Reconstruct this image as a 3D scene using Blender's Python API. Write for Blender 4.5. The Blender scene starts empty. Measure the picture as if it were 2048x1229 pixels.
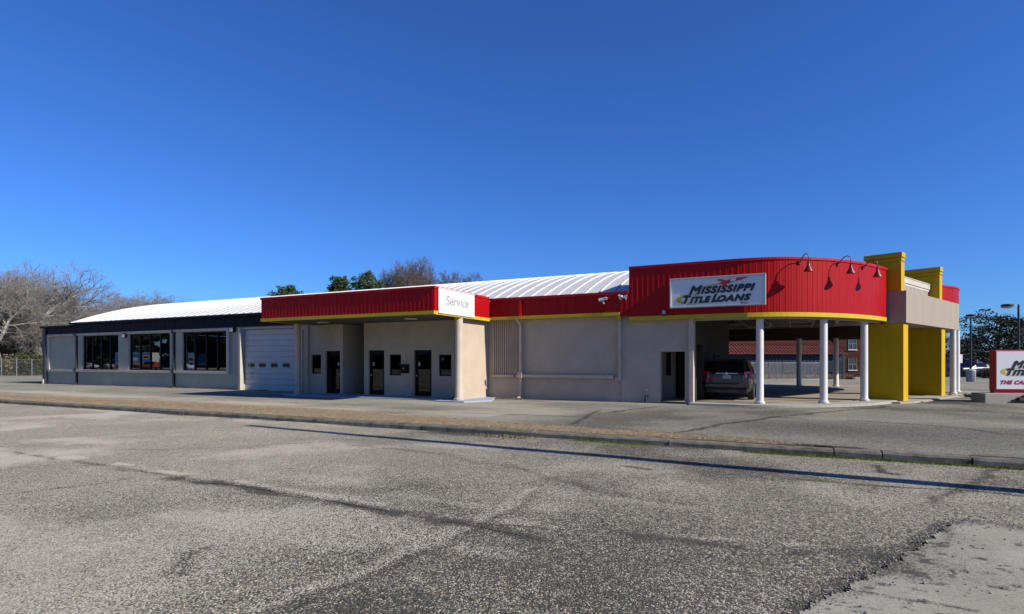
import bpy, bmesh, math, random
import numpy as np
from mathutils import Vector, Matrix
random.seed(7)
S = bpy.context.scene
C = S.collection
R = math.radians
# ------------------------------------------------------------------ camera, sky, sun, exposure
FOC, HOR, CX, EYE = 1147.0, 724.0, 1024.0, 1.6
YAW = R(26.3)
cs, sn = math.cos(YAW), math.sin(YAW)
cam = bpy.data.cameras.new('camera'); camo = bpy.data.objects.new('camera', cam); C.objects.link(camo)
cam.sensor_width = 36; cam.lens = 36*FOC/2048; cam.shift_y = (HOR-614.5)/2048
cam.clip_start = .05; cam.clip_end = 3000
camo.location = (0, 0, EYE); camo.rotation_euler = (R(90), 0, YAW)
S.camera = camo
SUN_EL, SUN_OFF = R(32.0), R(3.1)          # the sun stands just in front of the facade line, far right
sd = Vector((math.cos(SUN_EL)*math.cos(SUN_OFF), -math.cos(SUN_EL)*math.sin(SUN_OFF), math.sin(SUN_EL)))
W = bpy.data.worlds.new('World'); S.world = W; W.use_nodes = True
wn = W.node_tree; wn.nodes.clear()
sky = wn.nodes.new('ShaderNodeTexSky'); sky.sky_type = 'NISHITA'; sky.sun_disc = False
sky.sun_elevation = SUN_EL; sky.sun_rotation = math.atan2(sd.x, sd.y)
sky.air_density = 1.0; sky.dust_density = 0.15; sky.ozone_density = 3.0; sky.altitude = 0
hs = wn.nodes.new('ShaderNodeMix'); hs.data_type = 'RGBA'; hs.blend_type = 'MULTIPLY'; hs.inputs[0].default_value = 1; hs.inputs[7].default_value = (.39, .80, 1.57, 1)
bg = wn.nodes.new('ShaderNodeBackground'); bg.inputs['Strength'].default_value = 0.0625
wo = wn.nodes.new('ShaderNodeOutputWorld')
wn.links.new(sky.outputs[0], hs.inputs[6]); wn.links.new(hs.outputs[2], bg.inputs[0]); wn.links.new(bg.outputs[0], wo.inputs[0])
sl = bpy.data.lights.new('sun', 'SUN'); sl.energy = 5.0; sl.angle = R(.5); sl.color = (1, .915, .80)
so = bpy.data.objects.new('sun', sl); C.objects.link(so); so.rotation_euler = sd.to_track_quat('Z', 'Y').to_euler(); so.location = (30, -5, 40)
S.view_settings.view_transform = 'Standard'; S.view_settings.look = 'None'
S.view_settings.exposure = 0.56; S.view_settings.gamma = 1.0
S.render.engine = 'CYCLES'

# ------------------------------------------------------------------ survey helpers: photo measurements to metres
def ray(px):
    x = (px-CX)/FOC
    return x*cs-sn, x*sn+cs
def PX(px, Y):                    # X where the sight line of column px meets the wall plane Y
    dx, dy = ray(px); return dx*Y/dy
def PZ(px, py, Y):
    dx, dy = ray(px); return EYE+(HOR-py)/FOC*Y/dy
def PG(px, py, z=0.0):            # a ground point
    t = FOC*(EYE-z)/(py-HOR); dx, dy = ray(px); return (dx*t, dy*t)
def PD(px, t):                    # a point at camera depth t
    dx, dy = ray(px); return (dx*t, dy*t)

# ------------------------------------------------------------------ materials
def _nt(name):
    m = bpy.data.materials.new(name); m.use_nodes = True
    nt = m.node_tree; b = nt.nodes['Principled BSDF']
    return m, nt, b
AL = .735                                 # overall reflectance scale that goes with the exposure
def mat(name, col, rough=.7, var=.12, scale=2.0, bump=0.0, bscale=60, metal=0, dirt=0.0, dirtcol=(.12,.1,.08), spec=.5, streak=False, col2=None, coat=0.0, stretch=None):
    col = tuple(c*AL for c in col); dirtcol = tuple(c*AL for c in dirtcol)
    m, nt, b = _nt(name); N = nt.nodes; L = nt.links
    tc = N.new('ShaderNodeTexCoord'); mp = N.new('ShaderNodeMapping'); L.new(tc.outputs['Object'], mp.inputs[0])
    if streak: mp.inputs['Scale'].default_value = (3.5, 3.5, .28)
    if stretch: mp.inputs['Scale'].default_value = stretch
    n = N.new('ShaderNodeTexNoise'); n.inputs['Scale'].default_value = scale; n.inputs['Detail'].default_value = 7; n.inputs['Roughness'].default_value = .62
    L.new(mp.outputs[0], n.inputs['Vector'])
    r = N.new('ShaderNodeValToRGB'); c2 = col2 or tuple(c*(1+var) for c in col)
    r.color_ramp.elements[0].position = .32; r.color_ramp.elements[1].position = .68
    r.color_ramp.elements[0].color = (*[c*(1-var) for c in col], 1); r.color_ramp.elements[1].color = (*c2, 1)
    L.new(n.outputs['Fac'], r.inputs[0]); out = r.outputs[0]
    if dirt > 0:
        n2 = N.new('ShaderNodeTexNoise'); n2.inputs['Scale'].default_value = scale*.45; n2.inputs['Detail'].default_value = 9; n2.inputs['Roughness'].default_value = .7
        L.new(mp.outputs[0], n2.inputs['Vector'])
        r2 = N.new('ShaderNodeValToRGB'); r2.color_ramp.elements[0].position = .5; r2.color_ramp.elements[1].position = .72
        r2.color_ramp.elements[0].color = (0, 0, 0, 1); r2.color_ramp.elements[1].color = (dirt, dirt, dirt, 1)
        L.new(n2.outputs['Fac'], r2.inputs[0])
        mx = N.new('ShaderNodeMix'); mx.data_type = 'RGBA'; L.new(r2.outputs[0], mx.inputs[0]); L.new(out, mx.inputs[6]); mx.inputs[7].default_value = (*dirtcol, 1)
        out = mx.outputs[2]
    L.new(out, b.inputs['Base Color'])
    b.inputs['Roughness'].default_value = rough; b.inputs['Metallic'].default_value = metal; b.inputs['Specular IOR Level'].default_value = spec
    if coat: b.inputs['Coat Weight'].default_value = coat; b.inputs['Coat Roughness'].default_value = .08
    if bump:
        nb = N.new('ShaderNodeTexNoise'); nb.inputs['Scale'].default_value = bscale; nb.inputs['Detail'].default_value = 4; L.new(tc.outputs['Object'], nb.inputs['Vector'])
        bp = N.new('ShaderNodeBump'); bp.inputs['Strength'].default_value = bump; bp.inputs['Distance'].default_value = .02
        L.new(nb.outputs['Fac'], bp.inputs['Height']); L.new(bp.outputs[0], b.inputs['Normal'])
    return m
M = {}
M['stucco'] = mat('beige_stucco', (.55,.455,.355), .9, .08, 1.2, .5, 45, dirt=.38, dirtcol=(.38,.31,.25), spec=.08)
M['greywall'] = mat('grey_painted_wall', (.47,.455,.38), .85, .07, 1.4, .4, 40, dirt=.3, dirtcol=(.26,.25,.22), spec=.1)
M['trim'] = mat('pale_trim', (.56,.53,.46), .75, .1, 2.5, .3, 40, dirt=.35, dirtcol=(.25,.22,.2), spec=.3)
M['trimbeige'] = mat('beige_trim', (.58,.49,.40), .75, .08, 2.5, .2, 40, dirt=.25, dirtcol=(.25,.2,.17), spec=.3)
M['black'] = mat('black_sheet_metal', (.010,.010,.013), .6, .25, 1.5, .04, 20, dirt=.25, dirtcol=(.022,.02,.02), spec=.12)
M['red'] = mat('red_painted_metal', (.39,.004,.006), .42, .14, 1.0, .05, 7, dirt=.35, dirtcol=(.34,.010,.014), streak=True, spec=.13)
M['redtrim'] = mat('red_trim_metal', (.46,.007,.009), .4, .12, 1.5, .02, 9, spec=.2)
M['yellow'] = mat('yellow_paint', (.60,.378,.011), .6, .07, 1.5, .12, 30, dirt=.22, dirtcol=(.40,.27,.02), streak=True, spec=.12)
M['yellowtrim'] = mat('yellow_trim_paint', (.62,.45,.02), .5, .08, 2, .03, 30, dirt=.2, dirtcol=(.4,.28,.05), spec=.2)
M['white'] = mat('white_column_paint', (.72,.72,.70), .6, .05, 4, .3, 30, dirt=.25, dirtcol=(.5,.49,.46))
M['roof'] = mat('white_roof_metal', (.66,.665,.665), .55, .05, 1.2, .04, 12, dirt=.18, dirtcol=(.5,.5,.5), spec=.5, metal=.0)
M['doorpanel'] = mat('white_door_metal', (.60,.60,.56), .5, .05, 2.0, .03, 12, dirt=.2, dirtcol=(.45,.45,.45))
M['plaster'] = mat('portal_concrete', (.37,.32,.265), .88, .07, 1.1, .35, 40, dirt=.3, dirtcol=(.28,.24,.20), streak=True, spec=.08)
M['dark'] = mat('dark_door_paint', (.008,.008,.009), .45, .2, 3, spec=.12)
M['frame'] = mat('bronze_window_frame', (.009,.008,.009), .5, .2, 3, spec=.12)
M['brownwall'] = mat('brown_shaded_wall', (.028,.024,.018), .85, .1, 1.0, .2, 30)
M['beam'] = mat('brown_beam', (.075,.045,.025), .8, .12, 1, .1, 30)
M['floor'] = mat('porch_concrete', (.36,.31,.24), .8, .14, 1.0, .25, 60, dirt=.5, dirtcol=(.2,.17,.15))
M['kerbcon'] = mat('kerb_concrete', (.20,.19,.155), .9, .3, 4, .8, 45, dirt=.9, dirtcol=(.05,.047,.04), spec=.08)
M['slab'] = mat('slab_concrete', (.40,.38,.32), .9, .1, 2.5, .5, 50, dirt=.4, dirtcol=(.22,.2,.18))
M['bluecon'] = mat('pale_blue_concrete', (.36,.43,.54), .8, .1, 2.5, .3, 50, dirt=.4, dirtcol=(.3,.31,.33))
M['gridbar'] = mat('ceiling_grid_metal', (.6,.6,.58), .5, .08, 3)
M['tile'] = mat('ceiling_tile', (.40,.39,.36), .9, .15, 3, .3, 50)
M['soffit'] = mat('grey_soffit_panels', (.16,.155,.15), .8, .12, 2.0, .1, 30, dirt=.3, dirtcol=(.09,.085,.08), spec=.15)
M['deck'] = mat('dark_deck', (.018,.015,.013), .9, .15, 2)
M['carpaint'] = mat('grey_brown_car_paint', (.075,.068,.06), .3, .03, 4, metal=.5, coat=.5)
M['cardark'] = mat('dark_plastic', (.018,.018,.019), .6, .1, 5)
M['tyre'] = mat('tyre_rubber', (.02,.02,.02), .85, .15, 8)
M['rim'] = mat('wheel_alloy', (.45,.45,.46), .3, .05, 4, metal=.9)
M['chrome'] = mat('chrome_strip', (.6,.6,.62), .15, .02, 4, metal=1)
M['lampred'] = mat('dark_red_lamp_paint', (.20,.006,.008), .4, .1, 4, spec=.4)
M['carglass'] = mat('tinted_car_glass', (.008,.009,.01), .1, .05, 4, spec=.3)
M['tail'] = mat('red_tail_lamp', (.75,.010,.012), .25, .1, 12, coat=.3)
M['tailclear'] = mat('clear_tail_lamp', (.6,.5,.5), .15, .1, 12, coat=.8)
M['plate'] = mat('licence_plate', (.45,.5,.58), .5, .06, 14)
M['galv'] = mat('galvanised_steel', (.42,.43,.44), .45, .1, 6, metal=.6)
M['polebrown'] = mat('dark_bronze_pole', (.03,.028,.03), .45, .1, 4)
M['poleblack'] = mat('black_pole', (.016,.017,.022), .45, .1, 4)
M['wood'] = mat('weathered_pole_wood', (.12,.09,.065), .9, .25, 4, .5, 30)
M['signwhite'] = mat('sign_face', (.84,.85,.86), .3, .03, 2, dirt=.1, dirtcol=(.55,.56,.6), coat=.3)
M['signframe'] = mat('sign_frame', (.55,.57,.62), .4, .05, 3)
M['ink'] = mat('black_ink', (.012,.012,.014), .4, .1, 5)
M['inkwhite'] = mat('white_ink', (.85,.85,.85), .4, .03, 5)
M['inkgrey'] = mat('grey_ink', (.40,.40,.41), .5, .05, 5)
M['inkyellow'] = mat('yellow_ink', (.58,.50,.02), .5, .05, 5)
M['inkred'] = mat('red_ink', (.45,.012,.015), .4, .06, 5)
M['camwhite'] = mat('white_camera_housing', (.68,.68,.66), .35, .04, 6)
M['camblack'] = mat('lens_black', (.01,.01,.012), .15, .1, 6)
M['lampglass'] = mat('lamp_lens', (.45,.45,.42), .25, .1, 20)
M['rust'] = mat('rusted_roof_sheet', (.10,.022,.018), .85, .45, 3.2, .3, 20, dirt=.75, dirtcol=(.28,.20,.18), spec=.1)
M['bluewall'] = mat('blue_corrugated_sheet', (.05,.065,.095), .7, .4, .9, .1, 20, dirt=.85, dirtcol=(.012,.012,.016), spec=.1, streak=True)
M['brick'] = mat('far_red_brick', (.055,.02,.015), .9, .25, 3, .3, 20, dirt=.5, dirtcol=(.035,.018,.014), spec=.1)
M['darkframe'] = mat('grey_sash_frames', (.10,.105,.11), .7, .1, 3)
M['whitewall'] = mat('far_white_wall', (.42,.44,.47), .8, .08, 1, dirt=.3, dirtcol=(.3,.31,.33))
M['glassdark'] = mat('dark_window', (.02,.025,.03), .12, .1, 4, spec=.7)
M['bark'] = mat('grey_bark', (.36,.335,.30), .95, .25, 2, .5, 20)
M['twig'] = mat('grey_twigs', (.27,.25,.22), .95, .25, 3)
M['twigbrown'] = mat('brown_twigs', (.16,.125,.10), .95, .25, 3)
M['barkdark'] = mat('dark_bark', (.09,.07,.055), .95, .25, 2, .4, 20)
def leafmat(name, c1, c2):
    m, nt, b = _nt(name); N = nt.nodes; L = nt.links
    g = N.new('ShaderNodeNewGeometry'); r = N.new('ShaderNodeValToRGB')
    r.color_ramp.elements[0].color = (*c1, 1); r.color_ramp.elements[1].color = (*c2, 1)
    L.new(g.outputs['Random Per Island'], r.inputs[0]); L.new(r.outputs[0], b.inputs['Base Color'])
    b.inputs['Roughness'].default_value = .7; b.inputs['Specular IOR Level'].default_value = .25
    return m
M['pine'] = leafmat('pine_needles', (.022,.045,.014), (.065,.10,.035))
M['leafdark'] = leafmat('dark_evergreen_leaves', (.016,.024,.012), (.048,.058,.032))
M['ivy'] = leafmat('undergrowth_leaves', (.02,.026,.008), (.06,.065,.018))
M['drygrass'] = leafmat('dormant_grass', (.19,.14,.08), (.40,.31,.19))
M['moss'] = leafmat('moss_tufts', (.05,.08,.008), (.13,.17,.02))
M['weed'] = leafmat('dry_weeds', (.12,.09,.05), (.22,.17,.10))
M['redleaf'] = leafmat('red_brown_leaves', (.10,.035,.015), (.24,.11,.05))
M['crack'] = mat('open_crack', (.025,.023,.02), .95, .3, 8, spec=.05)
M['pebble'] = leafmat('loose_pebbles', (.05,.045,.04), (.30,.27,.24))
M['paintwhite'] = mat('white_car_paint', (.75,.76,.78), .25, .02, 4, coat=.8)
M['paintorange'] = mat('orange_red_car_paint', (.55,.07,.02), .25, .03, 4, coat=.8)
M['paintblue'] = mat('blue_truck_paint', (.012,.028,.09), .35, .03, 4, coat=.3)
M['mural'] = mat('blue_trailer_print', (.04,.28,.68), .4, .05, .5)
M['muraltan'] = mat('tan_trailer_print', (.55,.40,.15), .4, .05, .5)
M['interior'] = mat('dim_interior_wall', (.10,.10,.10), .9, .2, .6)
# window glass: tinted, partly see-through, with sheen
def glass(name, tint, ior=1.7):
    m, nt, b = _nt(name); N = nt.nodes; L = nt.links
    N.remove(b); o = N['Material Output']
    t = N.new('ShaderNodeBsdfTransparent'); t.inputs[0].default_value = (*tint, 1)
    g = N.new('ShaderNodeBsdfGlossy'); g.inputs['Roughness'].default_value = .004; g.inputs[0].default_value = (.9,.93,.97,1)
    fr = N.new('ShaderNodeFresnel'); fr.inputs['IOR'].default_value = ior
    mx = N.new('ShaderNodeMixShader'); ge = N.new('ShaderNodeNewGeometry'); iv = N.new('ShaderNodeMath'); iv.operation = 'SUBTRACT'; iv.inputs[0].default_value = 1; L.new(ge.outputs['Backfacing'], iv.inputs[1]); ml = N.new('ShaderNodeMath'); ml.operation = 'MULTIPLY'; L.new(iv.outputs[0], ml.inputs[0]); L.new(fr.outputs[0], ml.inputs[1]); L.new(ml.outputs[0], mx.inputs[0]); L.new(t.outputs[0], mx.inputs[1]); L.new(g.outputs[0], mx.inputs[2]); L.new(mx.outputs[0], o.inputs[0])
    return m
M['glass'] = glass('tinted_window_glass', (.78,.80,.81), 2.2)
M['glassdoor'] = glass('dark_door_glass', (.10,.11,.12), 1.5)

# ground materials driven by wear maps stored on the sheets (tar, sand, moss)
def groundmat(name, stones, base, sandc, scale, bump, tarc=(.035,.034,.034), fine=.0, lump=.22, speck=.6):
    sc_ = lambda c: tuple(x*AL for x in c)
    stones = [(p_, sc_(c)) for p_, c in stones]; base, sandc, tarc = sc_(base), sc_(sandc), sc_(tarc)
    m, nt, b = _nt(name); N = nt.nodes; L = nt.links
    tc = N.new('ShaderNodeTexCoord')
    v = N.new('ShaderNodeTexVoronoi'); v.inputs['Scale'].default_value = scale; v.inputs['Randomness'].default_value = 1; L.new(tc.outputs['Object'], v.inputs['Vector'])
    sep = N.new('ShaderNodeSeparateColor'); L.new(v.outputs['Color'], sep.inputs[0])
    r = N.new('ShaderNodeValToRGB'); r.color_ramp.interpolation = 'LINEAR'
    els = r.color_ramp.elements
    for i, (p, c) in enumerate(stones):
        e = els[i] if i < 2 else els.new(p)
        e.position = p; e.color = (*c, 1)
    L.new(sep.outputs[0], r.inputs[0])
    # binder shows between stones
    edge = N.new('ShaderNodeMapRange'); edge.inputs['From Min'].default_value = .42; edge.inputs['From Max'].default_value = .72; L.new(v.outputs['Distance'], edge.inputs['Value'])
    mb = N.new('ShaderNodeMix'); mb.data_type = 'RGBA'; L.new(edge.outputs[0], mb.inputs[0]); L.new(r.outputs[0], mb.inputs[6]); mb.inputs[7].default_value = (*base, 1)
    # large tonal drift
    n1 = N.new('ShaderNodeTexNoise'); n1.inputs['Scale'].default_value = .35; n1.inputs['Detail'].default_value = 8; n1.inputs['Roughness'].default_value = .68; L.new(tc.outputs['Object'], n1.inputs['Vector'])
    r1 = N.new('ShaderNodeMapRange'); r1.inputs['From Min'].default_value = .3; r1.inputs['From Max'].default_value = .7; r1.inputs['To Min'].default_value = 1-lump; r1.inputs['To Max'].default_value = 1+lump*.7; L.new(n1.outputs['Fac'], r1.inputs['Value'])
    m1 = N.new('ShaderNodeMix'); m1.data_type = 'RGBA'; m1.blend_type = 'MULTIPLY'; m1.inputs[0].default_value = 1; L.new(mb.outputs[2], m1.inputs[6])
    cmb = N.new('ShaderNodeCombineColor')
    for k in range(3): L.new(r1.outputs[0], cmb.inputs[k])
    L.new(cmb.outputs[0], m1.inputs[7])
    cur = m1.outputs[2]
    nz = N.new('ShaderNodeTexNoise'); nz.inputs['Scale'].default_value = 9; nz.inputs['Detail'].default_value = 9; nz.inputs['Roughness'].default_value = .7; L.new(tc.outputs['Object'], nz.inputs['Vector'])
    for att, colr, soft in (('sand', sandc, .55), ('tar', tarc, .45), ('moss', (.09,.12,.012), .5)):
        a = N.new('ShaderNodeAttribute'); a.attribute_name = att
        ad = N.new('ShaderNodeMath'); ad.operation = 'ADD'; L.new(a.outputs['Fac'], ad.inputs[0]); L.new(nz.outputs['Fac'], ad.inputs[1])
        mr = N.new('ShaderNodeMapRange'); ce = N.new('ShaderNodeMath'); ce.operation = 'MULTIPLY_ADD'; L.new(sep.outputs[1 if att != 'sand' else 2], ce.inputs[0]); ce.inputs[1].default_value = speck if att == 'tar' else .35; L.new(ad.outputs[0], ce.inputs[2]); mr.inputs['From Min'].default_value = .82+.35*(att == 'tar')*speck; mr.inputs['From Max'].default_value = 1.22+.5*(att == 'tar')*speck; mr.inputs['To Max'].default_value = .9; L.new(ce.outputs[0], mr.inputs['Value'])
        ml = N.new('ShaderNodeMath'); ml.operation = 'MULTIPLY'; L.new(mr.outputs[0], ml.inputs[0])
        gt = N.new('ShaderNodeMapRange'); gt.inputs['From Min'].default_value = .0; gt.inputs['From Max'].default_value = .25; L.new(a.outputs['Fac'], gt.inputs['Value']); L.new(gt.outputs[0], ml.inputs[1])
        mx = N.new('ShaderNodeMix'); mx.data_type = 'RGBA'; L.new(ml.outputs[0], mx.inputs[0]); L.new(cur, mx.inputs[6]); mx.inputs[7].default_value = (*colr, 1)
        cur = mx.outputs[2]
    L.new(cur, b.inputs['Base Color']); b.inputs['Roughness'].default_value = .92; b.inputs['Specular IOR Level'].default_value = .08
    inv = N.new('ShaderNodeMath'); inv.operation = 'MULTIPLY'; inv.inputs[1].default_value = -1; L.new(v.outputs['Distance'], inv.inputs[0])
    bp = N.new('ShaderNodeBump'); bp.inputs['Strength'].default_value = bump; bp.inputs['Distance'].default_value = .012; L.new(inv.outputs[0], bp.inputs['Height'])
    L.new(bp.outputs[0], b.inputs['Normal'])
    return m
M['lot'] = groundmat('exposed_aggregate_asphalt', [(0,(.03,.028,.022)),(1,(.95,.91,.72)),(.20,(.12,.112,.086)),(.34,(.42,.385,.28)),(.54,(.57,.52,.37)),(.64,(.58,.40,.22)),(.72,(.55,.55,.45)),(.88,(.80,.77,.61))],
                     (.31,.285,.222), (.66,.60,.47), 70, .75, tarc=(.055,.052,.045), speck=.9)
M['apron'] = groundmat('worn_grey_asphalt', [(0,(.19,.185,.15)),(1,(.58,.555,.44)),(.5,(.35,.335,.265)),(.75,(.42,.40,.31))],
                     (.30,.29,.225), (.54,.49,.37), 75, .4, tarc=(.055,.05,.048), lump=.28)
M['apronslab'] = groundmat('old_light_concrete', [(0,(.30,.29,.225)),(1,(.54,.515,.40)),(.5,(.41,.39,.30)),(.75,(.45,.43,.335))],
                     (.36,.34,.285), (.50,.465,.385), 90, .25, tarc=(.07,.065,.06), lump=.18)
M['earth'] = mat('dormant_lawn', (.21,.165,.095), .95, .25, .25, .6, 12, dirt=.5, dirtcol=(.12,.11,.06), spec=.1)
M['strip'] = mat('dormant_grass_soil', (.33,.26,.165), .95, .3, 5, .9, 60, dirt=.5, dirtcol=(.14,.105,.07), spec=.1)

# ------------------------------------------------------------------ mesh helpers
class MB:
    def __init__(s): s.v = []; s.f = []
    def add(s, vs, fs):
        k = len(s.v); s.v += [tuple(v) for v in vs]; s.f += [tuple(i+k for i in f) for f in fs]; return s
    def box(s, x0, x1, y0, y1, z0, z1):
        return s.add([(x0,y0,z0),(x1,y0,z0),(x1,y1,z0),(x0,y1,z0),(x0,y0,z1),(x1,y0,z1),(x1,y1,z1),(x0,y1,z1)],
                     [(0,3,2,1),(4,5,6,7),(0,1,5,4),(1,2,6,5),(2,3,7,6),(3,0,4,7)])
    def prism(s, poly, z0, z1):           # poly counter-clockwise in xy
        n = len(poly)
        return s.add([(x,y,z0) for x,y in poly]+[(x,y,z1) for x,y in poly],
                     [tuple(range(n-1,-1,-1)), tuple(range(n,2*n))]+[(i,(i+1)%n,n+(i+1)%n,n+i) for i in range(n)])
    def tube(s, pts, r, n=8, cap=True):
        pts = [Vector(p) for p in pts]; rs = r if isinstance(r, (list, tuple)) else [r]*len(pts)
        vs = []; 
        for i, p in enumerate(pts):
            d = (pts[min(i+1,len(pts)-1)]-pts[max(i-1,0)]).normalized()
            a = d.cross(Vector((0,0,1)) if abs(d.z) < .9 else Vector((1,0,0))).normalized(); b_ = d.cross(a)
            vs += [p+(a*math.cos(2*math.pi*k/n)+b_*math.sin(2*math.pi*k/n))*rs[i] for k in range(n)]
        fs = [(i*n+k, i*n+(k+1)%n, (i+1)*n+(k+1)%n, (i+1)*n+k) for i in range(len(pts)-1) for k in range(n)]
        if cap: fs += [tuple(range(n-1,-1,-1)), tuple((len(pts)-1)*n+k for k in range(n))]
        return s.add(vs, fs)
    def lathe(s, cx, cy, prof, n=20):     # prof: (r, z) from bottom to top
        vs = [(cx+r*math.cos(2*math.pi*k/n), cy+r*math.sin(2*math.pi*k/n), z) for r, z in prof for k in range(n)]
        fs = [(i*n+k, i*n+(k+1)%n, (i+1)*n+(k+1)%n, (i+1)*n+k) for i in range(len(prof)-1) for k in range(n)]
        fs += [tuple(range(n-1,-1,-1)), tuple((len(prof)-1)*n+k for k in range(n))]
        return s.add(vs, fs)
    def strip(s, path, off0, off1, z0, z1, closed=False):   # a wall following a plan path, between two sideways offsets
        o = offset(path, off0); q = offset(path, off1); n = len(path); vs = []
        for i in range(n): vs += [(*o[i],z0),(*o[i],z1),(*q[i],z1),(*q[i],z0)]
        fs = []
        for i in range(n-1):
            a, b_ = i*4, i*4+4
            fs += [(a+k, b_+k, b_+(k+1)%4, a+(k+1)%4) for k in range(4)]
        fs += [(0,1,2,3), tuple((n-1)*4+k for k in (3,2,1,0))]
        return s.add(vs, fs)
    def mesh(s, name, smooth=False):
        me = bpy.data.meshes.new(name); me.from_pydata(s.v, [], s.f); me.update()
        bm = bmesh.new(); bm.from_mesh(me); bmesh.ops.recalc_face_normals(bm, faces=bm.faces); bm.to_mesh(me); bm.free()
        if smooth:
            for p in me.polygons: p.use_smooth = True
        return me
    def build(s, name, m, parent=None, bevel=0, smooth=False, kind=None, label=None, local=None):
        me = s.mesh(name, smooth); me.materials.append(m)
        o = bpy.data.objects.new(name, me); C.objects.link(o)
        if parent is not None: o.parent = parent
        if local is not None: o.location = local
        if bevel:
            b = o.modifiers.new('b', 'BEVEL'); b.width = bevel; b.segments = 2; b.limit_method = 'ANGLE'; b.angle_limit = R(40)
        if smooth and not bevel:
            try: me.set_sharp_from_angle(angle=R(38))
            except Exception: pass
        if kind: o['kind'] = kind
        if label: o['label'] = label
        return o
def offset(path, d):
    if d == 0: return list(path)
    res = []; n = len(path)
    for i in range(n):
        a = Vector(path[max(i-1,0)]); b = Vector(path[min(i+1,n-1)]); t = (b-a).normalized(); nn = Vector((t.y, -t.x))
        res.append((path[i][0]+nn.x*d, path[i][1]+nn.y*d))
    return res
def tag(o, label=None, cat=None, group=None, kind=None):
    if label: o['label'] = label
    if cat: o['category'] = cat
    if group: o['group'] = group
    if kind: o['kind'] = kind
    return o
def empty(name, loc=(0,0,0), rz=0, label=None, cat=None, group=None):
    o = bpy.data.objects.new(name, None); C.objects.link(o); o.location = loc; o.rotation_euler = (0,0,rz); o.empty_display_size = .3
    return tag(o, label, cat, group)
def inst(me, name, parent=None, loc=(0,0,0), rz=0, m=None, label=None):
    o = bpy.data.objects.new(name, me); C.objects.link(o); o.location = loc; o.rotation_euler = (0,0,rz)
    if parent is not None: o.parent = parent
    if m and not me.materials: me.materials.append(m)
    if label: o['label'] = label
    return o
def copy_tree(o, parent=None):
    c = o.copy(); C.objects.link(c)
    if parent is not None: c.parent = parent
    for ch in [x for x in S.objects if x.parent == o]: copy_tree(ch, c)
    return c
def wall_mb(x0, x1, z0, z1, y0, y1, holes=(), axis='x'):
    """wall along x (front y0, back y1) with rectangular holes (xa, xb, za, zb), real reveals"""
    xs = sorted(set([x0,x1]+[h[0] for h in holes]+[h[1] for h in holes])); zs = sorted(set([z0,z1]+[h[2] for h in holes]+[h[3] for h in holes]))
    xs = [x for x in xs if x0 <= x <= x1]; zs = [z for z in zs if z0 <= z <= z1]
    def solid(i, j):
        if i < 0 or j < 0 or i >= len(xs)-1 or j >= len(zs)-1: return False
        cx, cz = (xs[i]+xs[i+1])/2, (zs[j]+zs[j+1])/2
        return not any(h[0] < cx < h[1] and h[2] < cz < h[3] for h in holes)
    b = MB(); P = (lambda x, y, z: (x, y, z)) if axis == 'x' else (lambda x, y, z: (y, x, z))
    for i in range(len(xs)-1):
        for j in range(len(zs)-1):
            if not solid(i, j): continue
            a, c, d, e = xs[i], xs[i+1], zs[j], zs[j+1]
            q = lambda *p: b.add([P(*k) for k in p], [(0,1,2,3)])
            q((a,y0,d),(c,y0,d),(c,y0,e),(a,y0,e)); q((a,y1,d),(a,y1,e),(c,y1,e),(c,y1,d))
            if not solid(i-1,j): q((a,y0,d),(a,y0,e),(a,y1,e),(a,y1,d))
            if not solid(i+1,j): q((c,y0,d),(c,y1,d),(c,y1,e),(c,y0,e))
            if not solid(i,j-1): q((a,y0,d),(a,y1,d),(c,y1,d),(c,y0,d))
            if not solid(i,j+1): q((a,y0,e),(c,y0,e),(c,y1,e),(a,y1,e))
    return b
def np_mesh(name, verts, faces, m):
    """verts (n,3), faces (k,3|4) arrays"""
    me = bpy.data.meshes.new(name); nf, k = faces.shape
    me.vertices.add(len(verts)); me.vertices.foreach_set('co', verts.astype(np.float32).ravel())
    me.loops.add(nf*k); me.loops.foreach_set('vertex_index', faces.astype(np.int32).ravel())
    me.polygons.add(nf); me.polygons.foreach_set('loop_start', np.arange(0, nf*k, k, dtype=np.int32))
    me.update(calc_edges=True); me.validate(); me.materials.append(m)
    return me
# ------------------------------------------------------------------ ground
LZ = -0.13                              # the front lot lies a kerb's height below the apron
KY = 12.3                               # back edge of the kerb
def vnoise(X, Y, s, seed=0):
    r = np.random.RandomState(seed); g = r.rand(257, 257); x = X*s+500.3; y = Y*s+500.7
    xi = np.floor(x).astype(int); yi = np.floor(y).astype(int); fx = x-xi; fy = y-yi; fx = fx*fx*(3-2*fx); fy = fy*fy*(3-2*fy)
    a = g[xi%257, yi%257]; b = g[(xi+1)%257, yi%257]; c = g[xi%257, (yi+1)%257]; d = g[(xi+1)%257, (yi+1)%257]
    return (a*(1-fx)+b*fx)*(1-fy)+(c*(1-fx)+d*fx)*fy
def fbm(X, Y, s, seed=0, o=4): return sum(vnoise(X, Y, s*2**k, seed+k)*.5**k for k in range(o))/sum(.5**k for k in range(o))
def linedist(X, Y, pts, jit=.12, seed=0):
    X = X+(fbm(X, Y, 1.7, seed+20)-.5)*jit*4; Y = Y+(fbm(X, Y, 1.9, seed+40)-.5)*jit*4
    d = np.full(X.shape, 1e9)
    for (ax, ay), (bx, by) in zip(pts[:-1], pts[1:]):
        ux, uy = bx-ax, by-ay; L2 = ux*ux+uy*uy+1e-9; t = np.clip(((X-ax)*ux+(Y-ay)*uy)/L2, 0, 1)
        d = np.minimum(d, np.hypot(X-ax-t*ux, Y-ay-t*uy))
    return d
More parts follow.
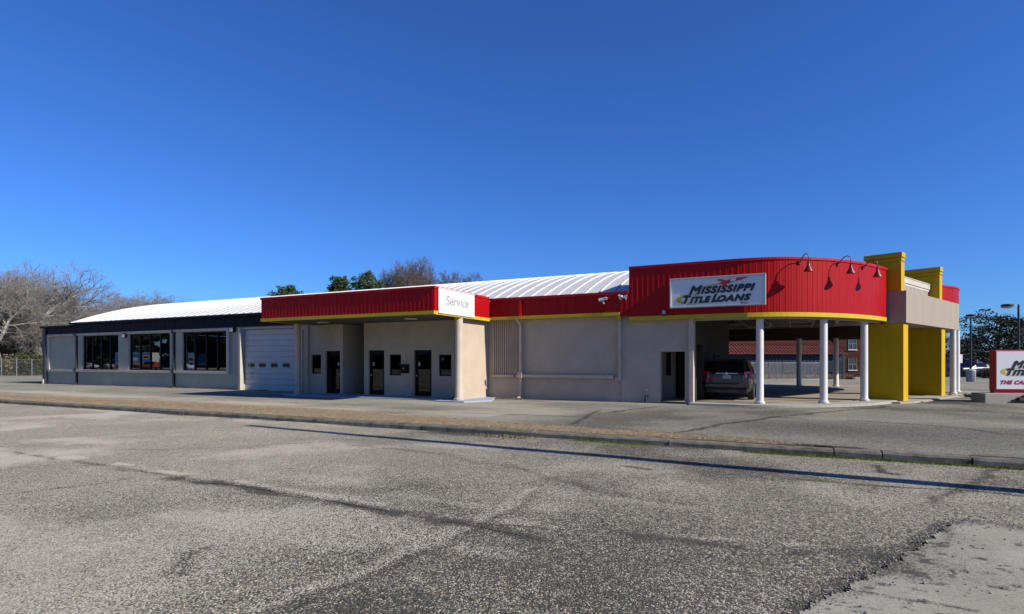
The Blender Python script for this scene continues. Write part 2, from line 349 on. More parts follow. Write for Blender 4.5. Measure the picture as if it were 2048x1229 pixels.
def grid_sheet(name, xs, ys, zf, m, attrs, keep=None):
    X, Y = np.meshgrid(xs, ys); Z = zf(X, Y); v = np.stack([X, Y, Z], -1).reshape(-1, 3)
    nx, ny = len(xs), len(ys); i = np.arange((nx-1)*(ny-1)); r = i//(nx-1); c = i % (nx-1); a = r*nx+c
    f = np.stack([a, a+1, a+nx+1, a+nx], -1)
    if keep is not None: f = f[keep(X, Y).ravel()[a]]
    me = np_mesh(name, v, f, m)
    for k, fn in attrs.items():
        at = me.attributes.new(k, 'FLOAT', 'POINT'); at.data.foreach_set('value', np.clip(fn(X, Y), 0, 1).astype(np.float32).ravel())
    o = bpy.data.objects.new(name, me); C.objects.link(o); o['kind'] = 'structure'
    for p in (me.polygons,): p.foreach_set('use_smooth', np.ones(len(me.polygons), bool))
    return o
def spaced(lo, a, b, hi, step, coarse):
    return np.unique(np.concatenate([np.linspace(lo, a, max(2, int((a-lo)/coarse))), np.arange(a, b, step), np.linspace(b, hi, max(2, int((hi-b)/coarse)))]))
gm = MB().box(-1500, 1500, -1500, 1500, -.6, -.45).build('ground', M['earth'], kind='structure')
G = lambda *pp: [PG(x, y, LZ) for x, y in pp]
seam1 = G((20,905),(230,935),(380,958),(500,975),(700,1010),(880,1045),(1000,1050),(1200,1065),(1400,1085),(1600,1100))
seam2 = G((340,960),(480,972),(560,985))
joint1 = G((1075,980),(1000,1030),(900,1085),(780,1130),(700,1170),(560,1229))
dark2 = G((660,1005),(760,1022),(860,1040),(960,1055),(1080,1080))
crk1 = G((1250,932),(1300,938)); crk2 = G((1590,958),(1700,968),(1800,974),(1900,980),(2048,992))
crk3 = G((1745,930),(1760,945),(1800,950)); crk4 = G((1850,1000),(1900,985),(1960,955),(2010,935))
crk5 = G((0,990),(150,975),(260,955)); crk6 = G((700,890),(850,905),(1000,930),(1200,985),(1400,1010))
crk7 = G((350,1150),(370,1110),(400,1100)); crk8 = G((200,900),(400,898),(640,885))
edge = G((1600,1229),(1700,1180),(1790,1130),(1860,1085),(1905,1052),(1960,1046),(2048,1062),(2200,1080))
def lot_tar(X, Y):
    g = fbm(X, Y, 2.2, 3)
    band = lambda p, w, j=.1, s=0: np.exp(-(linedist(X, Y, p, j, s)/w)**2)
    t = .42*band(seam1, .085, .1, 1)*(g > .42) + .72*band(seam2, .11, .1, 2)*(.5+.8*g) + .45*band(dark2, .12, .08, 3)*(.5+.8*g) + .26*band(joint1, .06, .1, 4)
    t += .8*band(crk1, .05, .05, 5)+.75*band(crk2, .04, .05, 6)+.7*band(crk3, .05, .08, 7)+.40*band(crk4, .08, .1, 8)+.28*band(crk5, .05, .1, 9)+.22*band(crk6, .10, .12, 10)+.42*band(crk7, .07, .1, 11)+.22*band(crk8, .045, .1, 12)
    t += .5*band(edge, .08, .09, 13)
    t += .5*np.exp(-((Y-(KY-.42))/.07)**2)*(fbm(X, Y, 1.1, 8) > .5)
    ax, ay = PG(925, 868, LZ); t += .9*np.exp(-((X-ax)/.75)**2-((Y-ay)/.25)**2)
    big = np.clip((fbm(X, Y, .55, 77, 6)-.5)*1.9, 0, .36)
    # darker and patchier to the right and towards the viewer
    mid = PG(1250, 1150, LZ); w = np.exp(-(((X-mid[0])/2.6)**2+((Y-mid[1])/1.7)**2))
    gx = 1/(1+np.exp(-(X+.42*Y+3.2)/1.6)); gn = np.exp(-np.hypot(X+1, Y-4)/4.5)
    return t+big*(.3+1.0*w+.8*gx)+.26*w+.27*gx+.18*gn
def lot_sand(X, Y):
    s = np.clip((fbm(X, Y, .5, 31)-.47)*2.0, 0, .36)+.17/(1+np.exp((X+.42*Y+1.5)/1.8))*(Y > 4)
    for px, py, a, b, k in ((970,1103,.35,.13,.9),(930,1010,.5,.12,.5),(640,960,1.2,.3,.4),(1340,1010,.5,.2,.35),(1100,1015,.3,.25,.5),(830,1075,.3,.3,.5)):
        x, y = PG(px, py, LZ); s = s+k*np.exp(-((X-x)/a)**2-((Y-y)/b)**2)
    s = s+.55*np.exp(-(linedist(X, Y, [(p[0]+.1, p[1]+.16) for p in seam1], .08, 50)/.09)**2)*(fbm(X, Y, 1.3, 9) > .45)
    return s+.5*np.exp(-(linedist(X, Y, [(p[0]-.12, p[1]) for p in joint1], .08, 50)/.1)**2)
def lot_moss(X, Y):
    m_ = np.exp(-((Y-(KY-.44))/.10)**2)*np.clip((fbm(X, Y, .9, 15)-.40)*6, 0, 1)*((X > -6.2)*1.0)*.95
    return m_+.55*np.exp(-(linedist(X, Y, crk2, .05, 6)/.05)**2)*(fbm(X, Y, 3, 5) > .42)
eX = np.array([p[0] for p in edge]); eY = np.array([p[1] for p in edge])
def lot_z(X, Y):
    z = LZ+(fbm(X, Y, .35, 60)-.5)*.03
    return z-.012*np.exp(-(linedist(X, Y, crk2, .05, 6)/.04)**2)-.01*np.exp(-(linedist(X, Y, seam2, .1, 2)/.12)**2)
grid_sheet('parking_lot', spaced(-160, -24, 8, 60, .05, 4), spaced(-90, 1.7, KY-.2, KY-.16, .05, 4), lot_z, M['lot'], {'tar': lot_tar, 'sand': lot_sand, 'moss': lot_moss})
# pale concrete drive, bottom right, a slab 1 cm proud with a broken edge
sp = [(x+(random.random()-.5)*.06, y+(random.random()-.5)*.05) for (x0,y0),(x1,y1) in zip(edge[:-1], edge[1:]) for k in range(12) for x, y in [(x0+(x1-x0)*k/12, y0+(y1-y0)*k/12)]]
def slab_keep(X, Y):
    k = np.zeros(X.shape, bool); poly = sp+[(12, 6), (12, -6), (-1.0, -6), (-1.0, 2.2)]
    n = len(poly); j = n-1
    for i in range(n):
        (xi, yi), (xj, yj) = poly[i], poly[j]
        c = ((yi > Y) != (yj > Y)) & (X < (xj-xi)*(Y-yi)/(yj-yi+1e-12)+xi); k ^= c; j = i
    return k
c1 = G((1720,1190),(1850,1215),(1950,1229)); c2 = G((1820,1150),(1900,1110),(2048,1120))
grid_sheet('concrete_drive', np.arange(-1.2, 8, .035), np.arange(1.5, 8.6, .035), lambda X, Y: LZ+.026+(fbm(X, Y, 1.2, 61)-.5)*.012, M['apronslab'],
           {'tar': lambda X, Y: .35*np.exp(-(linedist(X, Y, edge, .1, 3)/.08)**2)+.75*np.exp(-(linedist(X, Y, c1, .04, 3)/.025)**2)+np.clip((fbm(X, Y, .9, 93)-.52)*1.5, 0, .22)+.22*np.exp(-(linedist(X, Y, c2, .2, 7)/.22)**2)+.5*(fbm(X, Y, 9.5, 17) > .70),
            'sand': lambda X, Y: np.clip((fbm(X, Y, .8, 41)-.45)*2, 0, .5), 'moss': lambda X, Y: X*0}, keep=slab_keep)
# upper asphalt apron round the building
A0 = lambda *pp: [PG(x, y, 0) for x, y in pp]
ac = [A0((1348,867),(1440,850),(1560,834),(1700,820),(1800,812)), A0((1220,905-80),(1330,812)), A0((780,826),(1000,828),(1180,836)), A0((1150,848),(1200,820)),
      A0((1700,842),(1850,850),(2048,872)), A0((300,798),(600,806),(900,815)), A0((0,780),(200,781),(350,788)), A0((400,783),(470,789),(560,799))]
def ap_tar(X, Y):
    t = np.clip((fbm(X, Y, .28, 71)-.5)*1.8, 0, .35)+.34/(1+np.exp(-(X+4.5)/2.2))*(Y < 30)
    for i, p in enumerate(ac): t = t+(.78 if i < 3 else .5)*np.exp(-(linedist(X, Y, p, .1, 30+i)/(.05 if i != 1 else .04))**2)
    x, y = PG(1700, 860); t = t+.3*np.exp(-((X-x)/5)**2-((Y-y)/2.2)**2)
    for px, py, a, b in ((1075,803,.5,.15),(700,795,.8,.2),(1860,803,1.2,.4)):
        x, y = PG(px, py); t = t+.6*np.exp(-((X-x)/a)**2-((Y-y)/b)**2)
    t = t+.5*np.exp(-((Y-22.3)/.14)**2)*(X > -12)*(X < -3.5)
    return t
def ap_sand(X, Y):
    s = np.clip((fbm(X*.35, Y, .5, 81)-.50)*1.4, 0, .3)
    s = s+.45*np.exp(-((Y-14.8-.03*(-X))/.8)**2)*(X < -8)
    return s+.6*np.exp(-((Y-22.2)/.10)**2)*(fbm(X, Y, 1.3, 6) > .5)*(X < -24)
grid_sheet('asphalt_apron', spaced(-170, -46, 12, 90, .09, 4), spaced(KY-.05, KY, 24, 75, .07, 2), lambda X, Y: (fbm(X, Y, .2, 66)-.5)*.025, M['apron'],
           {'tar': ap_tar, 'sand': ap_sand, 'moss': lambda X, Y: X*0})
# kerb stones: long cast lengths with open joints; lengths are real, slightly out of line
kx = 14.0; rk = random.Random(5)
joints = [PX(p, 12.0) for p in (1945, 1765, 1668)]
xs_k = [18, 9.2]+joints
while xs_k[-1] > -70: xs_k.append(xs_k[-1]-rk.uniform(2.6, 3.2))
for a, b in zip(xs_k[:-1], xs_k[1:]):
    n = max(3, int((a-b)/.22)); q = MB(); o1, o2 = rk.uniform(-.012, .012), rk.uniform(-.015, .008); x0, x1 = b+.010, a-.010
    prof = [(KY-.32,-.22),(KY-.31,-.035),(KY-.275,.0),(KY-.05,.008),(KY-.04,-.1)]
    vs = []
    for i in range(n+1):
        x = x0+(x1-x0)*i/n
        for j, (yy, zz) in enumerate(prof): vs.append((x, yy+o1+rk.uniform(-.006,.006), zz+o2*(j in (1,2,3))+rk.uniform(-.007,.005)*(j in (1,2))))
    m_ = len(prof); fs = [(i*m_+j, (i+1)*m_+j, (i+1)*m_+j+1, i*m_+j+1) for i in range(n) for j in range(m_-1)]+[tuple(range(m_)), tuple(n*m_+k for k in range(m_-1,-1,-1))]
    q.add(vs, fs).build('kerb', M['kerbcon'], kind='structure')
# dormant grass verge between kerb and apron, narrowing to the right
strip_top = [PG(x, y) for x, y in ((-400,772),(0,788),(400,806),(700,822),(1000,845),(1200,859),(1400,871),(1500,880),(1600,890),(1672,897))]
sx = [p[0] for p in strip_top][::-1]; sy = [p[1] for p in strip_top][::-1]
def top_at(x): return np.interp(x, sorted(sx), [y for _, y in sorted(zip(sx, sy))])
xs_s = np.arange(-60, strip_top[-1][0], .15)
soil = MB(); n = len(xs_s); vs = []
for x in xs_s:
    ty = max(top_at(x)+random.uniform(-.06, .06), KY+.02)
    vs += [(x, KY-.045, .003), (x, KY-.02, .012), (x, (KY+ty)/2, .03+random.uniform(-.008,.008)), (x, ty, .010)]
soil.add(vs, [(i*4+j, (i+1)*4+j, (i+1)*4+j+1, i*4+j+1) for i in range(n-1) for j in range(3)]).build('grass_verge', M['strip'], kind='structure', smooth=True)
def blades(name, pts, h0, h1, w, m, label, cat, lean=.8, seed=1):
    r = np.random.RandomState(seed); n = len(pts); a = r.rand(n)*2*np.pi; h = h0+(h1-h0)*r.rand(n); la = r.rand(n)*2*np.pi; l = r.rand(n)*lean*h
    ww = w*(.5+r.rand(n)); b0 = pts+np.stack([np.cos(a)*ww, np.sin(a)*ww, 0*a], -1); b1 = pts-np.stack([np.cos(a)*ww, np.sin(a)*ww, 0*a], -1)
    tp = pts+np.stack([np.cos(la)*l, np.sin(la)*l, h], -1)
    v = np.stack([b0, b1, tp], 1).reshape(-1, 3); f = np.arange(3*n).reshape(-1, 3)
    o = bpy.data.objects.new(name, np_mesh(name, v, f, m)); C.objects.link(o)
    return tag(o, label, cat, kind='stuff')
r_ = np.random.RandomState(4); n = 70000
bx = -46+(strip_top[-1][0]+.5+46)*r_.rand(n)**.62; ty = top_at(bx)+.08*(r_.rand(n)-.5); by = KY-.04+(ty-KY+.08)*r_.rand(n)**.9
ok = (by > KY-.06) & (fbm(bx, by, 1.5, 9)+.25*r_.rand(n) > .42)
blades('dormant_grass', np.stack([bx, by, 0*bx+.01], -1)[ok], .012, .038, .006, M['drygrass'], 'short tan dormant grass on the verge behind the kerb', 'grass')
n = 9000; bx = -6.5+11*r_.rand(n); by = KY-.34-.17*r_.rand(n)**2; ok = fbm(bx, by, .9, 15) > .47
blades('moss', np.stack([bx, by, 0*bx+LZ], -1)[ok], .01, .03, .007, M['moss'], 'green moss growing along the foot of the kerb', 'moss', seed=3)
n = 900; bx = PG(975,885,LZ)[0]+.35*r_.randn(n); by = KY-.36-.16*np.abs(r_.randn(n))
blades('dead_leaves', np.stack([bx, by, 0*bx+LZ+.004], -1), .01, .04, .014, M['weed'], 'dry leaf litter gathered at the middle of the kerb', 'leaf litter', seed=5)
n = 5000; bx = -44+18*r_.rand(n)**.8; by = 22.32-.16*r_.rand(n)**2; ok = fbm(bx, by, .9, 21) > .47
blades('dead_leaves', np.stack([bx, by, 0*bx+.01], -1)[ok], .01, .05, .016, M['redleaf'], 'red brown leaf litter along the foot of the grey wall', 'leaf litter', seed=15)
# loose pebbles on the concrete drive and along its broken edge
def pebbles(name, P, s0, s1, label, seed):
    r = np.random.RandomState(seed); n = len(P); base = np.array([(1,0,0),(-.5,.87,0),(-.5,-.87,0),(.1,.1,.75),(0,0,-.4)])
    f0 = np.array([(0,1,3),(1,2,3),(2,0,3),(1,0,4),(2,1,4),(0,2,4)]); s = s0+(s1-s0)*r.rand(n)**3; a = r.rand(n)*6.28
    b = base[None]*(1+.5*(r.rand(n,5,3)-.5)); x = b[...,0]*np.cos(a)[:,None]-b[...,1]*np.sin(a)[:,None]; y = b[...,0]*np.sin(a)[:,None]+b[...,1]*np.cos(a)[:,None]
    v = np.stack([x, y, b[...,2]], -1)*s[:,None,None]+P[:,None]; f = (f0[None]+5*np.arange(n)[:,None,None]).reshape(-1,3)
    o = bpy.data.objects.new(name, np_mesh(name, v.reshape(-1,3), f, M['pebble'])); C.objects.link(o); return tag(o, label, 'gravel', kind='stuff')
n = 2600; X_ = -2.4+8.5*r_.rand(n); Y_ = 2.2+5.4*r_.rand(n); ok = slab_keep(X_, Y_); pp = np.stack([X_, Y_, 0*X_+LZ+.03], -1)[ok]
et = np.array(sp); k = r_.randint(0, len(et), 2600); pe = et[k]+r_.randn(2600, 2)*.07
pp = np.concatenate([pp, np.concatenate([pe, np.full((2600,1), LZ+.022)], 1)]); pebbles('loose_pebbles', pp, .004, .016, 'dark loose pebbles scattered on the concrete drive', 8)
n = 12000; X_ = -10+15*r_.rand(n); Y_ = 3.2+8.6*r_.rand(n); pebbles('loose_gravel', np.stack([X_, Y_, 0*X_+LZ+.002], -1), .004, .011, 'fine loose gravel lying on the front parking lot', 9)

# sharp open cracks: thin broken ribbons following the worn seams
rc = random.Random(31)
def crack_ribbons(lines, zf, lift, wmax, seed):
    b = MB(); g = random.Random(seed)
    for pts, w0, gap in lines:
        for (ax, ay), (bx_, by_) in zip(pts[:-1], pts[1:]):
            L_ = math.hypot(bx_-ax, by_-ay); n = max(2, int(L_/.05)); ux, uy = (bx_-ax)/L_, (by_-ay)/L_; off = 0; row = []; phase = g.uniform(0, 6)
            for i in range(n+1):
                off = off*.9+g.uniform(-.012, .012); t = i/n; env = math.sin(math.pi*t)**.3; x = ax+(bx_-ax)*t-uy*off*env; y = ay+(by_-ay)*t+ux*off*env
                w = w0*g.uniform(.35, 1.3); row.append((x, y, w, ux, uy))
            X = np.array([r[0] for r in row]); Y = np.array([r[1] for r in row]); Z = zf(X, Y)+lift
            vs = []; 
            for (x, y, w, ux_, uy_), z in zip(row, Z): vs += [(x-uy_*w/2, y+ux_*w/2, z), (x+uy_*w/2, y-ux_*w/2, z)]
            b.add(vs, [(2*i, 2*i+1, 2*i+3, 2*i+2) for i in range(n) if math.sin(i*.11+phase)+g.uniform(-.5,.5) > gap])
    return b
lines = [(seam1, .010, -.2), (seam2, .016, -.8), (dark2, .010, 0), (joint1, .007, .2), (crk1, .014, -1), (crk2, .014, -.7), (crk3, .016, -1), (crk4, .010, -.3), (crk5, .008, 0), (crk6, .008, .1), (crk7, .010, -.5), (crk8, .008, 0)]
for k in range(7):                         # short side branches off the main seams
    src = rc.choice([seam1, crk2, crk6, dark2]); i = rc.randrange(len(src)-1); t = rc.random(); x = src[i][0]+(src[i+1][0]-src[i][0])*t; y = src[i][1]+(src[i+1][1]-src[i][1])*t; a = rc.uniform(0, 6.28); pts = [(x, y)]
    for j in range(rc.randint(3, 6)): a += rc.uniform(-.5, .5); pts.append((pts[-1][0]+.35*math.cos(a), pts[-1][1]+.35*math.sin(a)))
    lines.append((pts, .007, -.3))
crack_ribbons(lines, lot_z, .004, .02, 3).build('pavement_cracks', M['crack'], kind='structure')
ap_z = lambda X, Y: (fbm(X, Y, .2, 66)-.5)*.025
crack_ribbons([(ac[0], .022, -1), (ac[1], .014, -.7), (ac[2], .014, -.3), (ac[3], .012, -.4), (ac[4], .014, 0), (ac[5], .016, .1), (ac[7], .016, -.2)], ap_z, .006, .03, 5).build('apron_cracks', M['crack'], kind='structure')
# ------------------------------------------------------------------ the building (one thing, many parts)
FY = 22.4                                # front wall plane
B = empty('commercial_building', (0,0,0), 0, 'long low building with grey garage wing, white arched roof and round red drive-through corner', 'building')
EZ = 4.36; CRZ = 6.5; MY = 33.0; HW = 10.65; RR = (HW**2+(CRZ-EZ)**2)/(2*(CRZ-EZ))
roofz = lambda y: CRZ-RR+math.sqrt(RR*RR-(y-MY)**2)
XL = -45.2; XE = PX(1258, 22.1); XW = -48.9; XM = -12.3; XJ = PX(1243, FY)
# --- grey garage wing front wall with window openings
wz0, wz1 = 1.07, 3.38
xw = lambda p: PX(p, FY)
wins = [(166,237,4),(259,340,4),(366,457,4)]
gd = (xw(487), -23.75, .02, 3.42)
holes = [(xw(a), xw(b), wz0, wz1) for a, b, n in wins]+[gd]
wall_mb(XW, -21.9, -.1, 3.62, FY, FY+.25, holes).build('wall', M['greywall'], B, label='grey painted front wall of the garage wing')
MB().box(XW, XW+.25, FY+.25, 43.6, -.1, 4.0).build('side_wall', M['greywall'], B)
bh = [(xx, xx+1.15, 3.25, 4.22) for xx in np.arange(-70, -30, 1.35)]
wall_mb(XW, -8.2, -.1, EZ-.02, 43.4, 43.65, [h for h in bh if h[0] > XW+.4]).build('back_wall', M['greywall'], B)
MB().box(XW+.25, -22.2, FY+.25, 43.4, -.02, .03).build('interior_floor', M['interior'], B)
MB().box(-22.3, -22.1, FY+.25, 43.4, 0, 4.35).build('interior_partition', M['interior'], B)
MB().box(-38.2, -38.0, FY+4, 43.4, 0, 3.0).build('interior_partition', M['interior'], B)
# blank recessed bay at the far left: proud surround leaves the bay recessed
xa, xb = xw(101), xw(153)
t = MB().box(XW+.02, xa+.02, FY-.10, FY-.003, 1.06, 3.53); t.build('corner_pier', M['trim'], B)
trims = [('sill', xa, xb-.1, .90, 1.06), ('sill', xw(157), xw(347), .90, 1.06), ('sill', xw(352), xw(462), .90, 1.06),
         ('head_trim', xa, xb-.1, 3.41, 3.55), ('head_trim', xw(157), xw(347), 3.41, 3.55), ('head_trim', xw(352), xw(462), 3.41, 3.55)]
for nme, a, b, z0, z1 in trims: MB().box(a, b, FY-.16, FY-.002, z0, z1).build(nme, M['trim'], B, bevel=.01)
MB().box(xw(457), xw(462)-.002, FY-.158, FY-.002, 1.062, 3.408).build('window_jamb', M['trim'], B, bevel=.008)
# panelled strips beside the windows
for p0, p1 in ((157.5,165.5),(238,258.3),(341,348),(354,365.5)):
    a, b = xw(p0), xw(p1); n = max(2, int((b-a)/.35))
    for k in range(n):
        MB().box(a+(b-a)*k/n+.006, a+(b-a)*(k+1)/n-.006, FY-.05, FY-.004, 1.065, 3.405).build('siding_board', M['greywall'], B, bevel=.006)
# windows: frame, mullions, panes
for a, b, n in wins:
    x0, x1 = xw(a), xw(b); w = MB()
    for za, zb in ((wz0, wz0+.06), (wz1-.06, wz1)): w.box(x0, x1, FY+.06, FY+.16, za, zb)
    cuts = [x0+(x1-x0)*k/n for k in range(n+1)]
    for k, c in enumerate(cuts):
        hw = .05 if 0 < k < n else .035; c = min(max(c, x0+hw), x1-hw); w.box(c-hw, c+hw, FY+.055, FY+.165, wz0+.06, wz1-.06)
    f = w.build('window', M['frame'], B)
    for k in range(n):
        MB().box(cuts[k]+.04, cuts[k+1]-.04, FY+.105, FY+.113, wz0+.05, wz1-.05).build('pane', M['glass'], f)
# black fascia over the garage wing, metal panels with ribs
def rib_panel(w, h, y=0.0, rib=.03, n=1):
    m_ = MB().box(0.003, w-.003, y, y+.03, 0, h)
    for k in range(n):
        c = w*(k+.5)/n; m_.add([(c-.03,y,0.001),(c-.012,y-rib,0.001),(c+.012,y-rib,0.001),(c+.03,y,0.001),(c-.03,y,h-.001),(c-.012,y-rib,h-.001),(c+.012,y-rib,h-.001),(c+.03,y,h-.001)],
                               [(0,1,5,4),(1,2,6,5),(2,3,7,6),(3,2,1,0),(4,5,6,7)])
    return m_
def run_panels(x0, x1, y, z0, z1, w0, m_, name='fascia_panel', nribs=1, rib=.03, parent=None):
    n = max(1, round((x1-x0)/w0)); w = (x1-x0)/n; me = rib_panel(w, z1-z0, 0, rib, nribs).mesh(name); me.materials.append(m_)
    for k in range(n): inst(me, name, parent or B, (x0+k*w, y+random.uniform(0,.004), z0))
MB().box(XL, -21.9, FY-.10, FY+.2, 3.62, 4.26).build('fascia_backing', M['black'], B)
run_panels(XL, -21.9, FY-.14, 3.58, 4.27, .9, M['black'], rib=.01)
MB().box(XW, XL-.002, FY-.10, FY+.2, 3.62, 4.02).build('fascia_backing', M['black'], B)
run_panels(XW, XL, FY-.14, 3.58, 4.03, .9, M['black'], rib=.01)
MB().box(XW-.25, XL-.12, FY-.32, 43.8, 4.035, 4.15).build('flat_roof', M['black'], B)
MB().box(XL-.1, -21.9, FY-.30, FY-.18, 4.17, 4.29).build('gutter', M['black'], B)
# downspouts with hopper boxes
def downspout(x, y, m_, ztop=4.1, zhop=(3.35, .95), r=.06, name='downspout', kick=True):
    d = MB().box(x-r, x+r, y-.12, y-.01, .12, ztop)
    for z in zhop: d.box(x-r-.05, x+r+.05, y-.17, y-.005, z, z+.22)
    if kick: d.add([(x-r,y-.12,.14),(x+r,y-.12,.14),(x+r,y-.01,.14),(x-r,y-.01,.14),(x-r,y-.3,.02),(x+r,y-.3,.02),(x+r,y-.2,.0),(x-r,y-.2,.0)],[(0,1,5,4),(1,2,6,5),(2,3,7,6),(3,0,4,7),(4,5,6,7)])
    for z in (1.9, 2.9): d.box(x-r-.02, x+r+.02, y-.127, y-.004, z, z+.03)
    return d.build(name, m_, B)
downspout(xw(155.2), FY, M['polebrown']); downspout(xw(349.8), FY, M['polebrown'])
MB().box(XW-.06, XW+.30, FY-.20, FY-.105, 0, 4.03).build('corner_post', M['polebrown'], B)
MB().box(XW+.02, XW+.14, FY-.27, FY-.20, .02, .34).build('downspout_boot', M['trim'], B)
# garage door: door frame, eleven sections, one with oval windows
MB().box(gd[0]-.17, gd[0]-.003, FY-.22, FY+.24, 0, 3.52).build('door_jamb', M['trim'], B, bevel=.01)
MB().box(gd[0], gd[1], FY-.10, FY-.004, 3.43, 3.53).build('door_head', M['trim'], B)
D = MB().box(gd[0], gd[1], FY+.15, FY+.17, .02, 3.42).build('garage_door', M['doorpanel'], B)
ns = 11; hgt = 3.40/ns; wnd = 4
for k in range(ns):
    z0 = .02+k*hgt; z1 = z0+hgt-.012
    if k != wnd:
        s_ = MB().box(gd[0]+.01, gd[1]-.01, FY+.105, FY+.15, z0, z1).box(gd[0]+.01, gd[1]-.01, FY+.098, FY+.106, z0+.04, z1-.04)
        s_.build('door_section', M['doorpanel'], D, bevel=.008)
    else:
        ctr = [gd[0]+.50+j*.915 for j in range(5)]
        hs_ = [(c-.29, c+.29, z0+.045, z1-.045) for c in ctr]
        wall_mb(gd[0]+.01, gd[1]-.01, z0, z1, FY+.105, FY+.15, hs_).build('door_section', M['doorpanel'], D)
        for c in ctr:
            o_ = MB(); nn = 20; za, zb = z0+.045, z1-.045; rr = (zb-za)/2; zc = (za+zb)/2
            loop = [(c+(.29-rr)*(1 if math.cos(2*math.pi*(i+.5)/nn) > 0 else -1)+rr*math.cos(2*math.pi*(i+.5)/nn), zc+rr*math.sin(2*math.pi*(i+.5)/nn)) for i in range(nn)]
            o_.add([(x,FY+.12,z) for x,z in loop]+[(x,FY+.128,z) for x,z in loop], [tuple(range(nn)), tuple(range(2*nn-1,nn-1,-1))]+[(i,(i+1)%nn,nn+(i+1)%nn,nn+i) for i in range(nn)])
            o_.build('pane', M['glassdark'], D)
            fr = MB(); big = [((x-c)*1.07+c, (z-zc)*1.2+zc) for x, z in loop]
            fr.add([(x,FY+.098,z) for x,z in loop]+[(x,FY+.098,z) for x,z in big]+[(x,FY+.13,z) for x,z in loop], [(i,(i+1)%nn,nn+(i+1)%nn,nn+i) for i in range(nn)]+[(i,2*nn+i,2*nn+(i+1)%nn,(i+1)%nn) for i in range(nn)])
            fr.build('pane_surround', M['doorpanel'], D)
MB().box(gd[0]+.4, gd[0]+.62, FY+.07, FY+.1, .95, .985).build('handle', M['galv'], D)
# --- arched roof: standing seam panels, each an object (mesh shared)
ys_r = [MY-HW-.18]+[MY-HW+.001+(2*HW)*k/26 for k in range(27)]
def seam_panel(w):
    b = MB(); prof = [(0,0),(0,.05),(.028,.05),(.028,0),(w-.001,0)]; vs = []; rows = len(ys_r)
    for y in ys_r:
        z = roofz(max(y, MY-HW)) if y >= MY-HW else roofz(MY-HW)-.04
        vs += [(x, y, z+h) for x, h in prof]
    k = len(prof); fs = [(i*k+j, i*k+j+1, (i+1)*k+j+1, (i+1)*k+j) for i in range(rows-1) for j in range(k-1)]
    vs2 = [(x, y, z-.05) for x, y, z in vs[:k]]; n0 = len(vs)
    return b.add(vs+vs2, fs+[(j, n0+j, n0+j+1, j+1) for j in range(k-1)])
npn = 66; pw = (XE+.5-XL)/npn; me = seam_panel(pw).mesh('roof_panel'); me.materials.append(M['roof'])
for k in range(npn): inst(me, 'roof_panel', B, (XL+k*pw, 0, random.uniform(0,.006)))
# gable end under the arch
gv = [(y, roofz(y)-.03) for y in ys_r[1:]]; g = MB(); n = len(gv)
for xx in (XL+.03, XL+.10): g.add([(xx,y,z) for y,z in gv]+[(xx,gv[-1][0],4.0),(xx,gv[0][0],4.0)], [tuple(range(n+2))])
g.build('gable_end', M['black'], B)
for xx in (XE+.45,): 
    g = MB(); 
    for q in (xx, xx+.08): g.add([(q,y,z) for y,z in gv]+[(q,gv[-1][0],3.9),(q,gv[0][0],3.9)], [tuple(range(n+2))])
    g.build('gable_end', M['red'], B)
# --- beige main wall, right of the service entrance
dr = (xw(1321), xw(1370), .0, 1.99)
op0 = -3.42                                   # left edge of the drive-through opening
wall_mb(XM, XJ, -.1, 3.5, FY+.06, FY+.3).build('wall', M['stucco'], B, label='beige stucco wall between the canopy and the red corner')
wall_mb(XJ, op0-.002, -.1, 3.5, FY-.02, FY+.3, [dr]).build('wall', M['stucco'], B, label='beige stucco wall with a doorway under the red sign band')
MB().box(PX(1377, FY), op0, FY-.10, FY-.022, 0, 3.30).build('pilaster', M['trimbeige'], B, bevel=.01)
MB().box(op0-.16, op0-.002, FY-.19, FY-.103, 0, 3.26).build('opening_jamb', M['trimbeige'], B, bevel=.01)
# frame round the blank bay, long sill bars
MB().box(PX(1238,FY), PX(1243.6,FY), FY-.14, FY-.02, .86, 3.40).build('bay_trim', M['trimbeige'], B, bevel=.012)
MB().box(PX(1232,FY), PX(1238,FY)-.004, FY-.10, FY+.058, .86, 1.0).build('bay_sill', M['trimbeige'], B, bevel=.01)
MB().box(PX(1047,FY), PX(1228,FY), FY-.12, FY+.056, .92, 1.06).build('bay_sill', M['trimbeige'], B, bevel=.02)
MB().box(PX(985,FY), PX(1029,FY), FY-.10, FY+.056, .92, 1.04).build('bay_sill', M['trimbeige'], B, bevel=.02)
MB().box(PX(1031,FY), PX(1039,FY), FY-.06, FY+.055, .93, 1.03).build('bay_sill', M['trimbeige'], B, bevel=.02)
x0, x1 = PX(986,FY), PX(1036,FY); n = 13
for k in range(n):
    a = x0+(x1-x0)*k/n; MB().add([(a+.004,FY+.058,1.06),(a+.02,FY-.0,1.06),(a+.062,FY-.0,1.06),(a+.078,FY+.058,1.06),(a+.004,FY+.058,3.42),(a+.02,FY-.0,3.42),(a+.062,FY-.0,3.42),(a+.078,FY+.058,3.42)],
        [(0,1,5,4),(1,2,6,5),(2,3,7,6),(0,3,2,1),(4,5,6,7)]).build('slat', M['stucco'], B)
